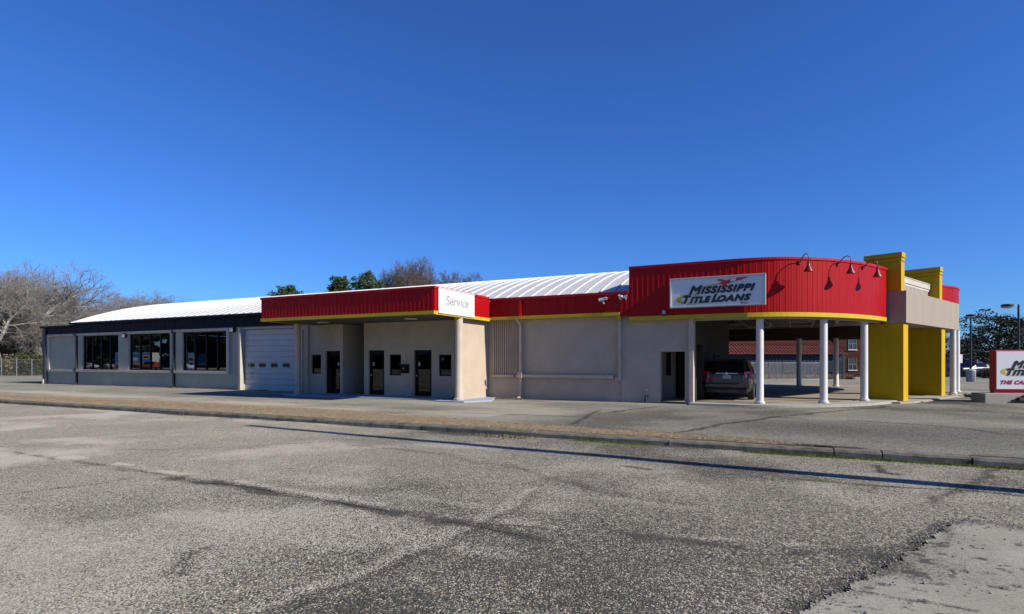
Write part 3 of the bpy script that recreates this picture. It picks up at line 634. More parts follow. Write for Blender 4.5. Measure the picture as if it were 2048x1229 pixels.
def pale_spout(px, Y, top, hop=True):
    x = PX(px, Y); d = MB().box(x-.055, x+.055, Y-.15, Y-.04, .16, top)
    d.add([(x-.055,Y-.15,.17),(x+.055,Y-.15,.17),(x+.055,Y-.04,.17),(x-.055,Y-.04,.17),(x-.055,Y-.34,.05),(x+.055,Y-.34,.05),(x+.055,Y-.27,.0),(x-.055,Y-.27,.0)],[(0,1,5,4),(1,2,6,5),(2,3,7,6),(3,0,4,7),(4,5,6,7)])
    if hop: d.box(x-.10, x+.10, Y-.2, Y-.02, .90, 1.16)
    for z in (.45, 1.55, 2.5): d.box(x-.068, x+.068, Y-.158, Y-.03, z, z+.03)
    return d
sp1 = pale_spout(1043, FY+.02, 3.2); x = PX(1043, FY+.02)
sp1.add([(x-.055,FY-.13,3.2),(x+.055,FY-.13,3.2),(x+.055,FY-.02,3.2),(x-.055,FY-.02,3.2),(x-.13,FY-.36,3.42),(x-.02,FY-.36,3.42),(x-.02,FY-.25,3.42),(x-.13,FY-.25,3.42)],[(0,1,5,4),(1,2,6,5),(2,3,7,6),(3,0,4,7),(4,5,6,7)])
sp1.build('downspout', M['trimbeige'], B)
# vent pipes at the foot of the wall
x = PX(1294, FY); MB().tube([(x,FY+.02,.50),(x,FY-.16,.50)], .035, 10).build('vent_pipe', M['galv'], B)
MB().tube([(x,FY+.02,.26),(x,FY-.14,.26),(x,FY-.19,.22),(x,FY-.19,.02)], .055, 10).build('vent_pipe', M['cardark'], B)
# red and yellow bands over the main wall
MB().box(-11.98, XE-.01, 22.16, FY+.2, 3.56, 4.30).build('fascia_backing', M['red'], B)
run_panels(-11.97, XE-.25, 22.11, 3.55, 4.26, .4, M['red'], nribs=2, rib=.006)
MB().box(-12.0, XE-.02, 22.03, 22.105, 4.255, 4.36).build('eave_trim', M['redtrim'], B)
MB().box(-12.0, XJ+.02, 22.05, FY+.055, 3.42, 3.548).build('yellow_band', M['yellowtrim'], B)
MB().box(XJ-.08, XJ+.05, 22.04, FY-.145, 3.24, 3.42).build('yellow_band', M['yellowtrim'], B)
MB().box(PX(1041,22.1)-.06, PX(1041,22.1)+.06, 22.02, 22.10, 3.55, 4.25).build('fascia_seam', M['redtrim'], B)
# --- service entrance block under the canopy
SY = 21.0
rx0, rx1 = PX(686, SY), PX(728, SY)
s = lambda a, b, c, d: (PX(a, SY), PX(b, SY), c, d)
doors = [(651,680,.07,2.12,'r'),(737,768.5,.07,2.13,'l'),(828,863,.07,2.12,'l')]
smw = [(623,642,1.02,1.95),(779,802,.98,1.93),(878,902.5,.98,1.91)]
hl = [s(a,b,c,d) for a,b,c,d,_ in doors]+[s(*w) for w in smw]
wall_mb(-21.9, rx0, -.1, 3.42, SY, SY+.25, hl).build('wall', M['stucco'], B, label='beige stucco wall left of the dark recess under the canopy')
wall_mb(rx1, XM, -.1, 3.42, SY, SY+.25, hl).build('wall', M['stucco'], B, label='beige stucco wall with two doors under the canopy')
MB().box(-21.9, -21.66, SY+.25, FY-.001, -.1, 3.42).build('side_wall', M['stucco'], B)
MB().box(rx0-.25, rx0, SY+.25, 25.5, -.1, 3.42).build('recess_wall', M['stucco'], B)
MB().box(rx1, rx1+.25, SY+.25, 25.5, -.1, 3.42).build('recess_wall', M['stucco'], B)
MB().box(rx0, rx1, 25.2, 25.5, -.1, 3.42).build('recess_wall', M['stucco'], B)
MB().box(XM-.2, XM+.0, SY+.25, FY+.06, -.1, 3.42).build('side_wall', M['stucco'], B)
MB().prism([(XM-.16,19.98),(XM+.03,19.98),(XM+.03,FY+.055),(XM+.002,FY+.055),(XM+.002,SY-.002),(XM-.16,SY-.002)], -.02, 3.40).build('wing_wall', M['stucco'], B)
MB().box(PX(609,SY), PX(619,SY), SY-.12, SY-.002, 0, 3.38).build('pilaster', M['stucco'], B)
for a, b, c, d, hinge in doors:
    x0, x1 = PX(a, SY), PX(b, SY)
    D = MB().box(x0, x1, SY+.10, SY+.16, d-.06, d).box(x0, x0+.06, SY+.10, SY+.16, c, d-.06).box(x1-.06, x1, SY+.10, SY+.16, c, d-.06).build('door', M['dark'], B, label='dark glazed door under the canopy')
    MB().box(x0+.065, x1-.065, SY+.112, SY+.15, c+.01, c+.22).box(x0+.065, x1-.065, SY+.112, SY+.15, d-.2, d-.065).box(x0+.065, x0+.15, SY+.112, SY+.15, c+.22, d-.2).box(x1-.15, x1-.065, SY+.112, SY+.15, c+.22, d-.2).build('door_leaf', M['dark'], D)
    MB().box(x0+.15, x1-.15, SY+.128, SY+.134, c+.22, d-.2).build('pane', M['glassdoor'], D)
    MB().box(x0+.005, x1-.005, SY+.30, SY+.34, c, d).build('interior_board', M['interior'], D)
    hx = x0+.11 if hinge == 'l' else x1-.11
    MB().tube([(hx,SY+.112,.98),(hx,SY+.06,.98)], .028, 10).build('door_knob', M['chrome'], D)
    sx_ = x0+.2 if hinge == 'l' else x1-.2
    MB().box(sx_-.05, sx_+.05, SY+.120, SY+.126, 1.42, 1.57).build('door_notice', M['plate'], D, label='small pale notice stuck on the door glass')
    MB().box(x0+.02, x1-.02, SY-.02, SY+.2, .055, .068).build('threshold', M['galv'], D)
x0 = PX(826.5, SY); MB().tube([(x0-.03,SY-.04,.06),(x0-.03,SY-.04,1.6)], .016, 8).build('conduit', M['trimbeige'], B)
for w in smw:
    x0, x1, c, d = s(*w)
    f = MB().box(x0, x1, SY+.06, SY+.12, d-.05, d).box(x0, x1, SY+.06, SY+.12, c, c+.05).box(x0, x0+.05, SY+.06, SY+.12, c+.05, d-.05).box(x1-.05, x1, SY+.06, SY+.12, c+.05, d-.05).build('window', M['frame'], B)
    MB().box(x0+.045, x1-.045, SY+.085, SY+.091, c+.045, d-.045).build('pane', M['glassdoor'], f)
    MB().box(x0+.002, x1-.002, SY+.20, SY+.23, c+.002, d-.002).build('blind', M['interior'], f)
pale_spout(607.5, 20.96, 3.2, False).build('downspout', M['trimbeige'], B)
pale_spout(909.5, 20.96, 2.95, False).build('downspout', M['trimbeige'], B)
# canopy
CL, CR, CF, CZ0, CZ1 = -21.15, -12.0, 17.78, 3.37, 4.42
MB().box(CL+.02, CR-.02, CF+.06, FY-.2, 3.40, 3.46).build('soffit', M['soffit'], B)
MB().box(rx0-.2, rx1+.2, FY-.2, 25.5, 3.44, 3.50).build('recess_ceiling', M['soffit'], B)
MB().box(CL+.04, CR-.04, CF+.07, FY-.10, 4.24, 4.30).build('canopy_roof', M['roof'], B)
MB().box(CL, CR, CF-.02, CF+.06, CZ0, CZ0+.13).build('yellow_band', M['yellowtrim'], B)
MB().box(CR-.06, CR+.02, CF+.06, 22.05, CZ0, CZ0+.13).build('yellow_band', M['yellowtrim'], B)
MB().box(CL, CL+.06, CF+.06, 22.2, CZ0, CZ0+.13).build('yellow_band', M['yellowtrim'], B)
MB().box(CL+.012, CR-.04, CF+.045, CF+.075, CZ0+.13, CZ1-.1).build('fascia_backing', M['red'], B)
MB().box(CR-.06, CR-.035, CF+.075, 22.0, CZ0+.13, CZ1-.1).build('fascia_backing', M['red'], B)
MB().box(CL+.01, CL+.04, CF+.075, 22.0, CZ0+.13, CZ1-.1).build('fascia_backing', M['red'], B)
run_panels(CL+.01, CR, CF+.012, CZ0+.13, CZ1-.09, .4, M['red'], nribs=2, rib=.006)
n = 10; w = (22.04-CF-.02)/n; me = rib_panel(w, CZ1-.09-CZ0-.13, 0, .006, 2).mesh('fascia_panel'); me.materials.append(M['red'])
for k in range(n): inst(me, 'fascia_panel', B, (CR-.002, CF+.03+k*w, CZ0+.13), R(90))
MB().box(CL-.02, CR+.03, CF-.03, CF+.06, CZ1-.09, CZ1).build('cap_trim', M['redtrim'], B)
MB().box(CR-.06, CR+.03, CF+.06, 22.02, CZ1-.09, CZ1).build('cap_trim', M['redtrim'], B)
for k in range(30):
    MB().box(CL+.3+k*.3, CL+.315+k*.3, CF+.3, SY-.05, 3.388, 3.40).build('soffit_joint', M['soffit'], B)
for xx in (-19.3, -14.4): MB().lathe(xx, 19.6, [(.26,3.375),(.28,3.385),(.28,3.398)], 24).build('soffit_light', M['signwhite'], B)
def column(px, Y, z0, z1, r, m_, base=True, x=None):
    x = PX(px, Y) if x is None else x
    prof = [(r*1.30,z0),(r*1.36,z0+.03),(r*1.30,z0+.075),(r*1.05,z0+.09),(r,z0+.13),(r*.985,(z0+z1)/2),(r*.97,z1)]
    return MB().lathe(x, Y, prof, 24).build('column', m_, B, smooth=True)
column(595, 19.95, 0.05, 3.40, .15, M['trimbeige']); column(917.5, 19.78, .05, 3.40, .17, M['trimbeige'])
# pale blue painted pads at the entrance
pad = [PG(605,798),PG(685,800.5),PG(735,792),(PX(728,SY+.3),SY+.3),(-21.9,SY+.3)]
MB().prism([(-22.6,20.2),(-21.3,19.45),(-17.9,19.5),(-17.6,SY+.3),(-22.4,SY+.3)][::1], -.1, .048).build('entrance_pad', M['bluecon'], B, bevel=.01)
MB().prism([(-17.85,19.62),(-13.2,19.75),(-13.1,SY+.3),(-17.55,SY+.3)], -.1, .050).build('entrance_pad', M['bluecon'], B, bevel=.01)
MB().prism([(-13.05,19.3),(-11.6,19.25),(-11.0,20.4),(-11.9,22.46),(-13.05,22.46)], -.1, .045).build('entrance_pad', M['bluecon'], B, bevel=.01)
MB().tube([(-12.2,22.25,.03),(-11.7,21.95,.02),(-10.8,21.9,.02),(PX(1046,22),21.95,.03)], .035, 8).build('drain_hose', M['kerbcon'], B)
# --- red round corner with drive-through
def catmull(P, n=8):
    out = []; P = [Vector(p) for p in P]
    for i in range(len(P)-1):
        p0 = P[max(i-1,0)]; p1 = P[i]; p2 = P[i+1]; p3 = P[min(i+2,len(P)-1)]
        for k in range(n):
            t = k/n; out.append(tuple(.5*((2*p1)+(p2-p0)*t+(2*p0-5*p1+4*p2-p3)*t*t+(3*p1-p0-3*p2+p3)*t**3)))
    out.append(tuple(P[-1])); return out
def resample(path, step):
    P = [Vector(p) for p in path]; L = [0]
    for a, b in zip(P[:-1], P[1:]): L.append(L[-1]+(b-a).length)
    n = max(2, round(L[-1]/step)+1); ts = np.linspace(0, L[-1], n); xs = np.interp(ts, L, [p.x for p in P]); ys = np.interp(ts, L, [p.y for p in P])
    return list(zip(xs, ys))
e_ = Vector((.393,.92)); nin = Vector((-.92,.393)); PB = Vector((3.88,26.9))
pt = lambda a, b: tuple(PB+e_*a+nin*b)
front = [(XE,22.1),(-4.0,22.1),(-2.4,22.1)]+catmull([(-2.4,22.1),(-1.5,22.13),(-.6,22.33),(.35,22.85),(1.25,23.65),(2.05,24.65),(2.7,25.75),(3.25,27.0),pt(.12,.72)], 5)[1:]
back = catmull([pt(6.2,.75),pt(7.6,.5),(7.15,35.2),(7.5,36.6),(7.45,38.6),(6.5,41.0),(4.6,42.7),(1.5,43.5),(-3,43.6),(-8.2,43.6)], 5)
def curved_panels(path, z0, z1, w, m_, rib=.006):
    P = resample(path, w)
    for a, b in zip(P[:-1], P[1:]):
        d = Vector(b)-Vector(a); L = d.length; key = round(L, 3)
        me = curved_panels.cache.get((key, z0, z1))
        if me is None:
            me = rib_panel(L+.004, z1-z0, 0, rib, 2).mesh('fascia_panel'); me.materials.append(m_); curved_panels.cache[(key, z0, z1)] = me
        inst(me, 'fascia_panel', B, (a[0], a[1], z0), math.atan2(d.y, d.x))
curved_panels.cache = {}
PZ0, PZ1 = 3.36, 5.22
for path in (front, back):
    P = resample(path, .22)
    MB().strip(P, -.05, -.12, PZ0+.01, PZ1).build('fascia_backing', M['red'], B, smooth=True)
    MB().strip(P, .015, -.2, 3.20, 3.355).build('yellow_band', M['yellowtrim'], B)
    MB().strip(P, .03, -.14, PZ1-.002, PZ1+.09).build('cap_trim', M['redtrim'], B)
    MB().strip(P, -.22, -.42, 3.14, 3.85).build('lip_beam', M['stucco'], B)
    curved_panels(path, PZ0, PZ1, .4, M['red'])
MB().box(XE-.01, XE+.08, 22.13, 23.4, 4.3, PZ1+.05).build('parapet_return', M['redtrim'], B)
run_panels(XJ-.02, XE-.01, 22.09, 3.40, 4.2, .4, M['red'], nribs=2, rib=.006)
foot = offset(front, -.12)+offset(back, -.12)
MB().prism([foot[0]]+foot[1:]+[(-8.2, 43.4),(-8.2,24.0),(XE,24.0)], 4.46, 4.52).build('flat_roof', M['roof'], B)
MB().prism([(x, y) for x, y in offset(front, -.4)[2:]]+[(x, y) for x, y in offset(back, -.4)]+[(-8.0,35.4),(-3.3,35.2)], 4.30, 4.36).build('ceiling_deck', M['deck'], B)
# inner walls
wall_mb(FY+.31, 35.0, 0, 4.28, op0-.22, op0-.002, [(23.0, 24.6, 0, 2.3)], axis='y').build('inner_wall', M['brownwall'], B)  # opening added so light bounced off the drive floor reaches the vestibule
wi = (28.2, 30.6, 1.55, 2.0)
fw = MB().box(op0, op0+.05, wi[0], wi[1], wi[2], wi[3]).build('window', M['frame'], B)
for k in range(3):
    y0 = wi[0]+.06+k*.78; MB().box(op0+.052, op0+.058, y0, y0+.72, wi[2]+.06, wi[3]-.06).build('pane', M['glass'], fw)
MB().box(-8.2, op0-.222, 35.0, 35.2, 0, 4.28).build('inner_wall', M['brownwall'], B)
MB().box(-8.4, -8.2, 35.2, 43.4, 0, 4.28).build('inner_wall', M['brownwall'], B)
# vestibule behind the doorway
vx0, vx1 = dr[0]-.9, op0-.222
MB().box(vx0, vx1, 25.6, 25.75, 0, 2.6).build('vestibule_wall', M['stucco'], B)
MB().box(vx0-.12, vx0, FY+.31, 25.6, 0, 2.6).build('vestibule_wall', M['stucco'], B)
MB().box(vx0, vx1, FY+.31, 25.75, 2.4, 2.5).build('vestibule_ceiling', M['tile'], B)
MB().box(vx0, op0-.22, FY+.31, 25.6, -.02, .032).build('vestibule_floor', M['floor'], B)
vw = MB().box(PX(1333,25.5), PX(1341,25.5), 25.52, 25.597, 1.0, 2.0).build('window', M['glassdark'], B)
vd = MB().box(PX(1352,25.5), PX(1369,25.5), 25.50, 25.597, .02, 2.1).build('door', M['dark'], B, label='dark inner door seen through the open doorway')
MB().box(PX(1355,25.4), PX(1360,25.4), 25.49, 25.498, .2, 1.95).build('pane', M['glass'], vd)
MB().box(PX(1363,25.4), PX(1367,25.4), 25.49, 25.498, .2, 1.95).build('pane', M['glass'], vd)
MB().box(dr[0], dr[1], FY-.02, FY+.3, -.05, .03).build('threshold', M['slab'], B)
# rear beam and suspended ceiling grid (most tiles missing)
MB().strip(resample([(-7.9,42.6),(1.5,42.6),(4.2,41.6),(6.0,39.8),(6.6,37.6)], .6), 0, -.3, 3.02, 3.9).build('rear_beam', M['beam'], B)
poly = offset(front, -.6)[3:]+offset(back, -.75)+[(-8.0,35.6),(-3.2,35.6)]
def inside(x, y, P=poly):
    c = False; j = len(P)-1
    for i in range(len(P)):
        if (P[i][1] > y) != (P[j][1] > y) and x < (P[j][0]-P[i][0])*(y-P[i][1])/(P[j][1]-P[i][1])+P[i][0]: c = not c
        j = i
    return c
CZ = 3.84
for k in range(34):                      # runners across, every .61 m
    y = 22.9+k*.61; xs_ = [x for x in np.arange(-7.8, 7.5, .1) if inside(x, y)]
    if xs_: MB().box(min(xs_), max(xs_), y-.016, y+.016, CZ, CZ+.010).build('ceiling_runner', M['gridbar'], B)
for k in range(13):
    x = -7.6+k*1.22; ys_ = [y for y in np.arange(22.8, 43, .1) if inside(x, y)]
    if ys_: MB().box(x-.014, x+.014, min(ys_), max(ys_), CZ-.002, CZ+.008).build('ceiling_runner', M['gridbar'], B)
tm = MB().box(.02, 1.20, .02, .59, 0, .01).mesh('ceiling_tile'); tm.materials.append(M['tile']); rt = random.Random(3)
for k in range(33):
    for j in range(12):
        x, y = -7.6+j*1.22, 22.9+k*.61
        if inside(x+.1, y+.1) and inside(x+1.1, y+.5) and (rt.random() < .5 if k % 3 == 1 else rt.random() < .06): inst(tm, 'ceiling_tile', B, (x, y, CZ+.011))
for (lx, ly) in ((1.6,28.3),(1.7,30.4),(-1.2,33.0)):
    MB().tube([(lx,ly,4.29),(lx,ly,3.6)], .02, 8).lathe(lx, ly, [(.05,3.42),(.10,3.45),(.07,3.62)], 14).build('ceiling_lamp', M['gridbar'], B)
# columns
def col_at(px, path, ins, m_=M['white'], r=.128, z1=3.16, px_only=True):
    P = resample(offset(path, -ins), .02); best = min(P, key=lambda p: abs(CX+FOC*((p[0]*cs+p[1]*sn)/(-p[0]*sn+p[1]*cs))-px)); return best
for px in (1520, 1647, 1728.5):
    x, y = col_at(px, front, .36); column(0, y, .09, 3.16, .130, M['white'], x=x)
for px in (1906, 1913.5):
    x, y = PG(px, 787.5 if px < 1910 else 784.5, .08); column(0, y, .06, 3.16, .13, M['white'], x=x)
for px, yb in ((1598,772.5),(1672,773.5),(1821.5,778.5)):
    x, y = PG(px, yb, .03); column(0, y, .02, 3.10, .15, M['white'], x=x)
# round porch slab: a concrete kerb strip along the edge and the drive floor inside
P = resample(front[2:], .25); P = [(op0-.1,22.1)]+[p for p in P if p[0] > op0]
edge_o = offset(P, .12); 
MB().prism(edge_o+[pt(.9,-.35),pt(6.3,-.35),pt(6.8,.3)]+offset(back, .25)+[(-8.2,43.6),(-8.2,35.4),(op0-.1,35.1)], -.15, .035).build('drive_floor', M['floor'], B, bevel=.0)
MB().strip(P[:-1], .34, -.75, -.1, .085).build('porch_kerb', M['slab'], B, bevel=.012)
MB().prism([pt(-.9,1.0),pt(-.75,-.0),pt(.0,-.25),pt(6.3,-.35),pt(6.3,.6),pt(1.2,.9)], -.15, .055).build('porch_kerb', M['slab'], B, bevel=.012)
q = PG(1910, 787, 0); MB().lathe(q[0]+.1, q[1]+.3, [(1.0,-.1),(1.0,.07),(.9,.085)], 28).build('porch_kerb', M['slab'], B)
# portal: two yellow slab pillars with grooved caps, a concrete box balcony and a ribbed parapet between
def pslab(a0, a1, b0, b1, z0, z1, name, m_, bevel=.008):
    return MB().prism([pt(a0,b0),pt(a1,b0),pt(a1,b1),pt(a0,b1)], z0, z1).build(name, m_, B, bevel=bevel)
for a in (0.0, 5.5):
    b_in = 1.35 if a == 0 else 1.75
    pslab(a+.02, a+.62, .10, b_in, 0, 3.128, 'pillar', M['yellow'])
    t0, t1 = a+.04, a+.46
    pslab(t0, t1, .18, b_in+.12, 4.396, 5.54, 'pillar', M['yellow'])
    pslab(t0+.03, t1-.03, .21, b_in+.09, 5.54, 5.59, 'pillar_groove', M['yellow'], 0)
    pslab(t0, t1, .17, b_in+.13, 5.59, 5.70, 'pillar_cap', M['yellow'])
    pslab(t0+.03, t1-.03, .21, b_in+.09, 5.70, 5.735, 'pillar_groove', M['yellow'], 0)
    pslab(t0-.02, t1+.02, .15, b_in+.15, 5.735, 5.93, 'pillar_cap', M['yellow'])
pslab(0, 8.2, 0, .78, 3.13, 4.392, 'balcony_box', M['plaster'], .01)
pslab(.12, 8.0, .78, 1.4, 3.15, 4.2, 'balcony_box', M['plaster'], 0)
pslab(.47, 5.52, .60, .80, 4.392, 4.90, 'ribbed_parapet', M['trim'], 0)
pslab(.47, 5.50, .52, .82, 4.90, 5.12, 'parapet_cap', M['trim'])
pslab(.47, 5.45, .50, .84, 5.12, 5.16, 'parapet_cap', M['trim'])
for k in range(26):
    a = .52+k*.185; pslab(a, a+.10, .565, .6, 4.394, 4.80, 'parapet_rib', M['trim'], 0)
pslab(.5, 5.5, .555, .6, 4.80, 4.9, 'parapet_rail', M['trim'], 0)
# ------------------------------------------------------------------ signs
def text_mesh(body, size, bold=0.0, shear=0.0, depth=.004, sp=False):
    cu = bpy.data.curves.new('t', 'FONT'); cu.body = body; cu.size = size; cu.offset = bold; cu.shear = shear; cu.extrude = depth; cu.resolution_u = 4; cu.space_character = 1.14 if sp else 1.0
    o = bpy.data.objects.new('t', cu); C.objects.link(o); bpy.context.view_layer.update()
    me = bpy.data.meshes.new_from_object(o.evaluated_get(bpy.context.evaluated_depsgraph_get())); bpy.data.objects.remove(o)
    return me
def text_width(me): 
    xs = [v.co.x for v in me.vertices]; return min(xs), max(xs)
def lay_text(parts, x, z, m_, parent, y, name, depth=.003, width=None, shear=0, rise=0, fat=0.0):
    """parts: (string, size); laid along x on the plane facing -Y; fat thickens the strokes by layering shifted copies"""
    base, faces = [], []; cx = x
    for body, size in parts:
        me = text_mesh(body, size, 0, shear, depth, sp=fat > .01); a, c = text_width(me)
        k = len(base); base += [(v.co.x-a+cx, y-v.co.z, z+v.co.y) for v in me.vertices]; faces += [tuple(i+k for i in p_.vertices) for p_ in me.polygons]
        cx += (c-a)+size*.03-shear*size*.22; bpy.data.meshes.remove(me)
    x1 = max(v[0] for v in base)
    if width: s_ = width/(x1-x); base = [((v[0]-x)*s_+x, v[1], v[2]) for v in base]
    if rise: base = [(v[0], v[1], v[2]+(v[0]-x)*rise) for v in base]
    b = MB(); sh_ = [(0,0)]+([(fat*math.cos(2*math.pi*k/8), fat*math.sin(2*math.pi*k/8)) for k in range(8)] if fat else [])
    for i, (dx, dz) in enumerate(sh_): b.add([(v[0]+dx, v[1]-.0003*i, v[2]+dz) for v in base], faces)
    return b.build(name, m_, parent)
def poly_plate(pts, y, th, m_, name, parent):
    n = len(pts); b = MB(); b.add([(x,y,z) for x,z in pts]+[(x,y+th,z) for x,z in pts], [tuple(range(n)), tuple(range(2*n-1,n-1,-1))]+[(i,(i+1)%n,n+(i+1)%n,n+i) for i in range(n)])
    return b.build(name, m_, parent)
def logo(parent, x0, z0, k, rocket=True):
    """the loan company mark, faces -Y at y = 0; k = 1 is its size on the wall sign"""
    q = lambda pts: [(x0+k*a, z0+k*b) for a, b in pts]
    b = MB(); out, inn = [], []
    for i in range(31):
        t = math.radians(62+i*7.0); out.append((.78+.54*math.cos(t), .295+.195*math.sin(t))); inn.append((.84+.44*math.cos(t), .30+.135*math.sin(t)))
    out, inn = q(out), q(inn)
    for i in range(30): b.add([(out[i][0],-.004,out[i][1]),(out[i+1][0],-.004,out[i+1][1]),(inn[i+1][0],-.004,inn[i+1][1]),(inn[i][0],-.004,inn[i][1])], [(0,1,2,3)])
    t0, t1 = q([(1.62,.135),(1.60,.165)]); b.add([(out[30][0],-.004,out[30][1]),(t0[0],-.004,t0[1]),(t1[0],-.004,t1[1]),(inn[30][0],-.004,inn[30][1])], [(0,1,2,3)])
    t0, t1, t2, t3 = q([(1.02,.66),(1.82,.80),(1.80,.845),(1.10,.74)]); b.add([(t[0],-.0045,t[1]) for t in (t0,t1,t2,t3)], [(0,1,2,3)])
    b.build('swoosh', M['inkyellow'], parent)
    for m_, fat, y, nm, d in ((M['inkwhite'], .041, -.007, 'lettering_outline', .012), (M['ink'], .026, -.016, 'lettering', 0)):
        lay_text([('M', .41*k), ('ISSISSIPPI', .32*k)], x0+(.72+d)*k, z0+(.485-d)*k, m_, parent, y, nm, .002, 2.22*k, .35, .022, fat*k)
        lay_text([('T', .38*k), ('ITLE', .29*k)], x0+(.52+d)*k, z0+(.165-d)*k, m_, parent, y, nm, .002, .93*k, .35, .01, fat*k)
        lay_text([('L', .38*k), ('OANS', .29*k)], x0+(1.50+d)*k, z0+(.175-d)*k, m_, parent, y, nm, .002, 1.30*k, .35, .015, fat*k)
    lay_text([('INC', .085*k)], x0+2.48*k, z0+.06*k, M['ink'], parent, -.006, 'lettering', .001, .25*k, .2, 0, .003*k)
    if rocket:
        shape = [(1.80,.80),(1.81,.86),(1.86,.895),(1.70,.935),(1.68,.965),(1.84,.975),(1.96,.92),(2.20,.965),(2.50,1.0),(2.74,1.0),(2.50,.925),(2.22,.855),(2.03,.80),(1.96,.72),(1.76,.655),(1.80,.70),(1.90,.765)]
        cx_, cz_ = 2.1, .86
        poly_plate(q([(cx_+(a-cx_)*1.04+.01, cz_+(b_-cz_)*1.16) for a, b_ in shape]), -.019, .003, M['inkwhite'], 'rocket_outline', parent)
        poly_plate(q(shape), -.032, .012, M['inkred'], 'rocket', parent)
        lay_text([('$$$', .095*k)], x0+2.13*k, z0+.875*k, M['inkwhite'], parent, -.035, 'lettering', .001, .19*k, .3, .2, .004*k)
# wall sign on the red band
SX0, SX1, SZ0, SZ1, SGY = -4.22, -.93, 3.60, 4.70, 21.84
sg = empty('wall_sign', (SX0, SGY, SZ0), 0, 'white wall sign with black italic loan company name and red rocket on the red band', 'sign')
w_, h_ = SX1-SX0, SZ1-SZ0
MB().box(0, w_, .06, .24, 0, h_).build('sign_box', M['signframe'], sg, bevel=.01)
MB().box(0, w_, 0, .06, 0, .05).box(0, w_, 0, .06, h_-.05, h_).box(0, .05, 0, .06, .05, h_-.05).box(w_-.05, w_, 0, .06, .05, h_-.05).build('sign_frame', M['signframe'], sg, bevel=.008)
MB().box(.05, w_-.05, .045, .062, .05, h_-.05).build('sign_face', M['signwhite'], sg)
lg = empty('sign_logo', (0,.042,0)); lg.parent = sg
bpy.data.objects.remove(lg)
_n0 = set(o.name for o in S.objects)
logo(sg, .0, .0, 1.0)
for o in [o for o in S.objects if o.name not in _n0]: o.location = (0,.042,0)
# service sign on the canopy side, faces +X
ys0 = 17.78+.30; 
def onX(px, X): dx, dy = ray(px); return X/dx*dy
ys0, ys1 = onX(878.5, -11.93), onX(950, -11.93)
ss = empty('service_sign', (-11.955, ys0, 3.43), R(90), 'white sign board reading Service in grey on the canopy side', 'sign')
L_ = ys1-ys0; MB().box(0, L_, 0, .02, 0, .96).box(0, L_, -.02, 0, 0, .03).box(0, L_, -.02, 0, .93, .96).build('sign_board', M['signwhite'], ss)
MB().box(0.02, L_-.02, -.005, -.001, .165, .172).build('rule_line', M['inkgrey'], ss)
lay_text([('Service', .50)], L_*.20, .36, M['inkgrey'], ss, -.006, 'lettering', .002, L_*.62, 0, 0, .006)
# monument sign right, cut by the frame
ms = empty('monument_sign', (*PD(1990, 22.6), 0), R(17), 'low white roadside sign with red edge and red lettering on a concrete plinth', 'sign')
mw, mz0, mz1 = 3.1, .48, 2.06
MB().box(0, mw, 0, .36, mz0, mz1).build('sign_cabinet', M['inkred'], ms, bevel=.015)
MB().box(.05, mw-.05, -.012, -.001, mz0+.05, mz1-.05).build('sign_face', M['signwhite'], ms)
_n0 = set(o.name for o in S.objects)
logo(ms, -.02, .95, .88, True)
for o in [o for o in S.objects if o.name not in _n0]: o.location = (0,-.013,0)
lay_text([('THE CASH', .20)], .20, .725, M['inkred'], ms, -.018, 'lettering', .002, 1.06, .3, 0, .012)
MB().box(.0, mw, .05, .31, .30, .48).build('sign_base', M['inkred'], ms)
MB().box(-.5, mw+.5, -.25, .62, -.05, .36).build('plinth', M['slab'], ms, bevel=.02)
MB().box(.45, .9, -.34, -.252, .04, .13).box(.62, 1.1, -.40, -.252, .10, .22).box(.8,1.4,-.36,-.252,.2,.3).build('broken_cladding', M['beam'], ms)
# ------------------------------------------------------------------ wall fittings
def gooseneck(px, zc=5.12, out=.5, label=''):
    P = resample(front, .02); i = min(range(1, len(P)-1), key=lambda i: abs(CX+FOC*((P[i][0]*cs+P[i][1]*sn)/(-P[i][0]*sn+P[i][1]*cs))-px))
    a, b = Vector(P[i-1]), Vector(P[i+1]); d = (b-a).normalized(); nn = Vector((d.y, -d.x)); ang = math.atan2(d.y, d.x)
    t = empty('gooseneck_lamp', (P[i][0]+nn.x*.02, P[i][1]+nn.y*.02, zc), ang, label, 'lamp', 'gooseneck lamps on the red band')
    MB().box(-.05,.05,-.03,.0,-.06,.06).build('wall_plate', M['lampred'], t)
    MB().tube([(0,-.02,0),(0,-.10,.10),(0,-.24,.22),(0,-.38,.24),(0,-out+.02,.17),(0,-out,.02),(0,-out,-.08)], .016, 8).build('arm', M['lampred'], t, smooth=True)
    MB().lathe(0, -out, [(.155,-.40),(.15,-.385),(.085,-.27),(.06,-.20),(.045,-.17),(.045,-.08),(.02,-.06)], 18).build('lamp_shade', M['lampred'], t, smooth=True)
    MB().lathe(0, -out, [(.06,-.395),(.055,-.36)], 12).build('bulb', M['lampglass'], t)
    return t
gooseneck(1599, label='red gooseneck lamp nearest the white wall sign'); gooseneck(1675, label='middle one of the three red gooseneck lamps'); gooseneck(1725, 5.10, label='red gooseneck lamp nearest the yellow pillar')
cm = empty('security_camera', (PX(1207,22.0), 22.08, PZ(1205,601,22.0)), 0, 'white cylindrical security camera on the dark red band', 'camera')
MB().tube([(0,-.0,-.12),(0,-.09,-.12),(0,-.14,-.03)], .03, 8).build('bracket', M['camwhite'], cm)
MB().tube([(.16,-.17,.06),(-.15,-.22,-.01)], .062, 14).box(-.13,.2,-.25,-.13,.07,.085).build('housing', M['camwhite'], cm)
MB().tube([(-.151,-.22,-.01),(-.16,-.222,-.012)], .045, 12).build('lens', M['camblack'], cm)
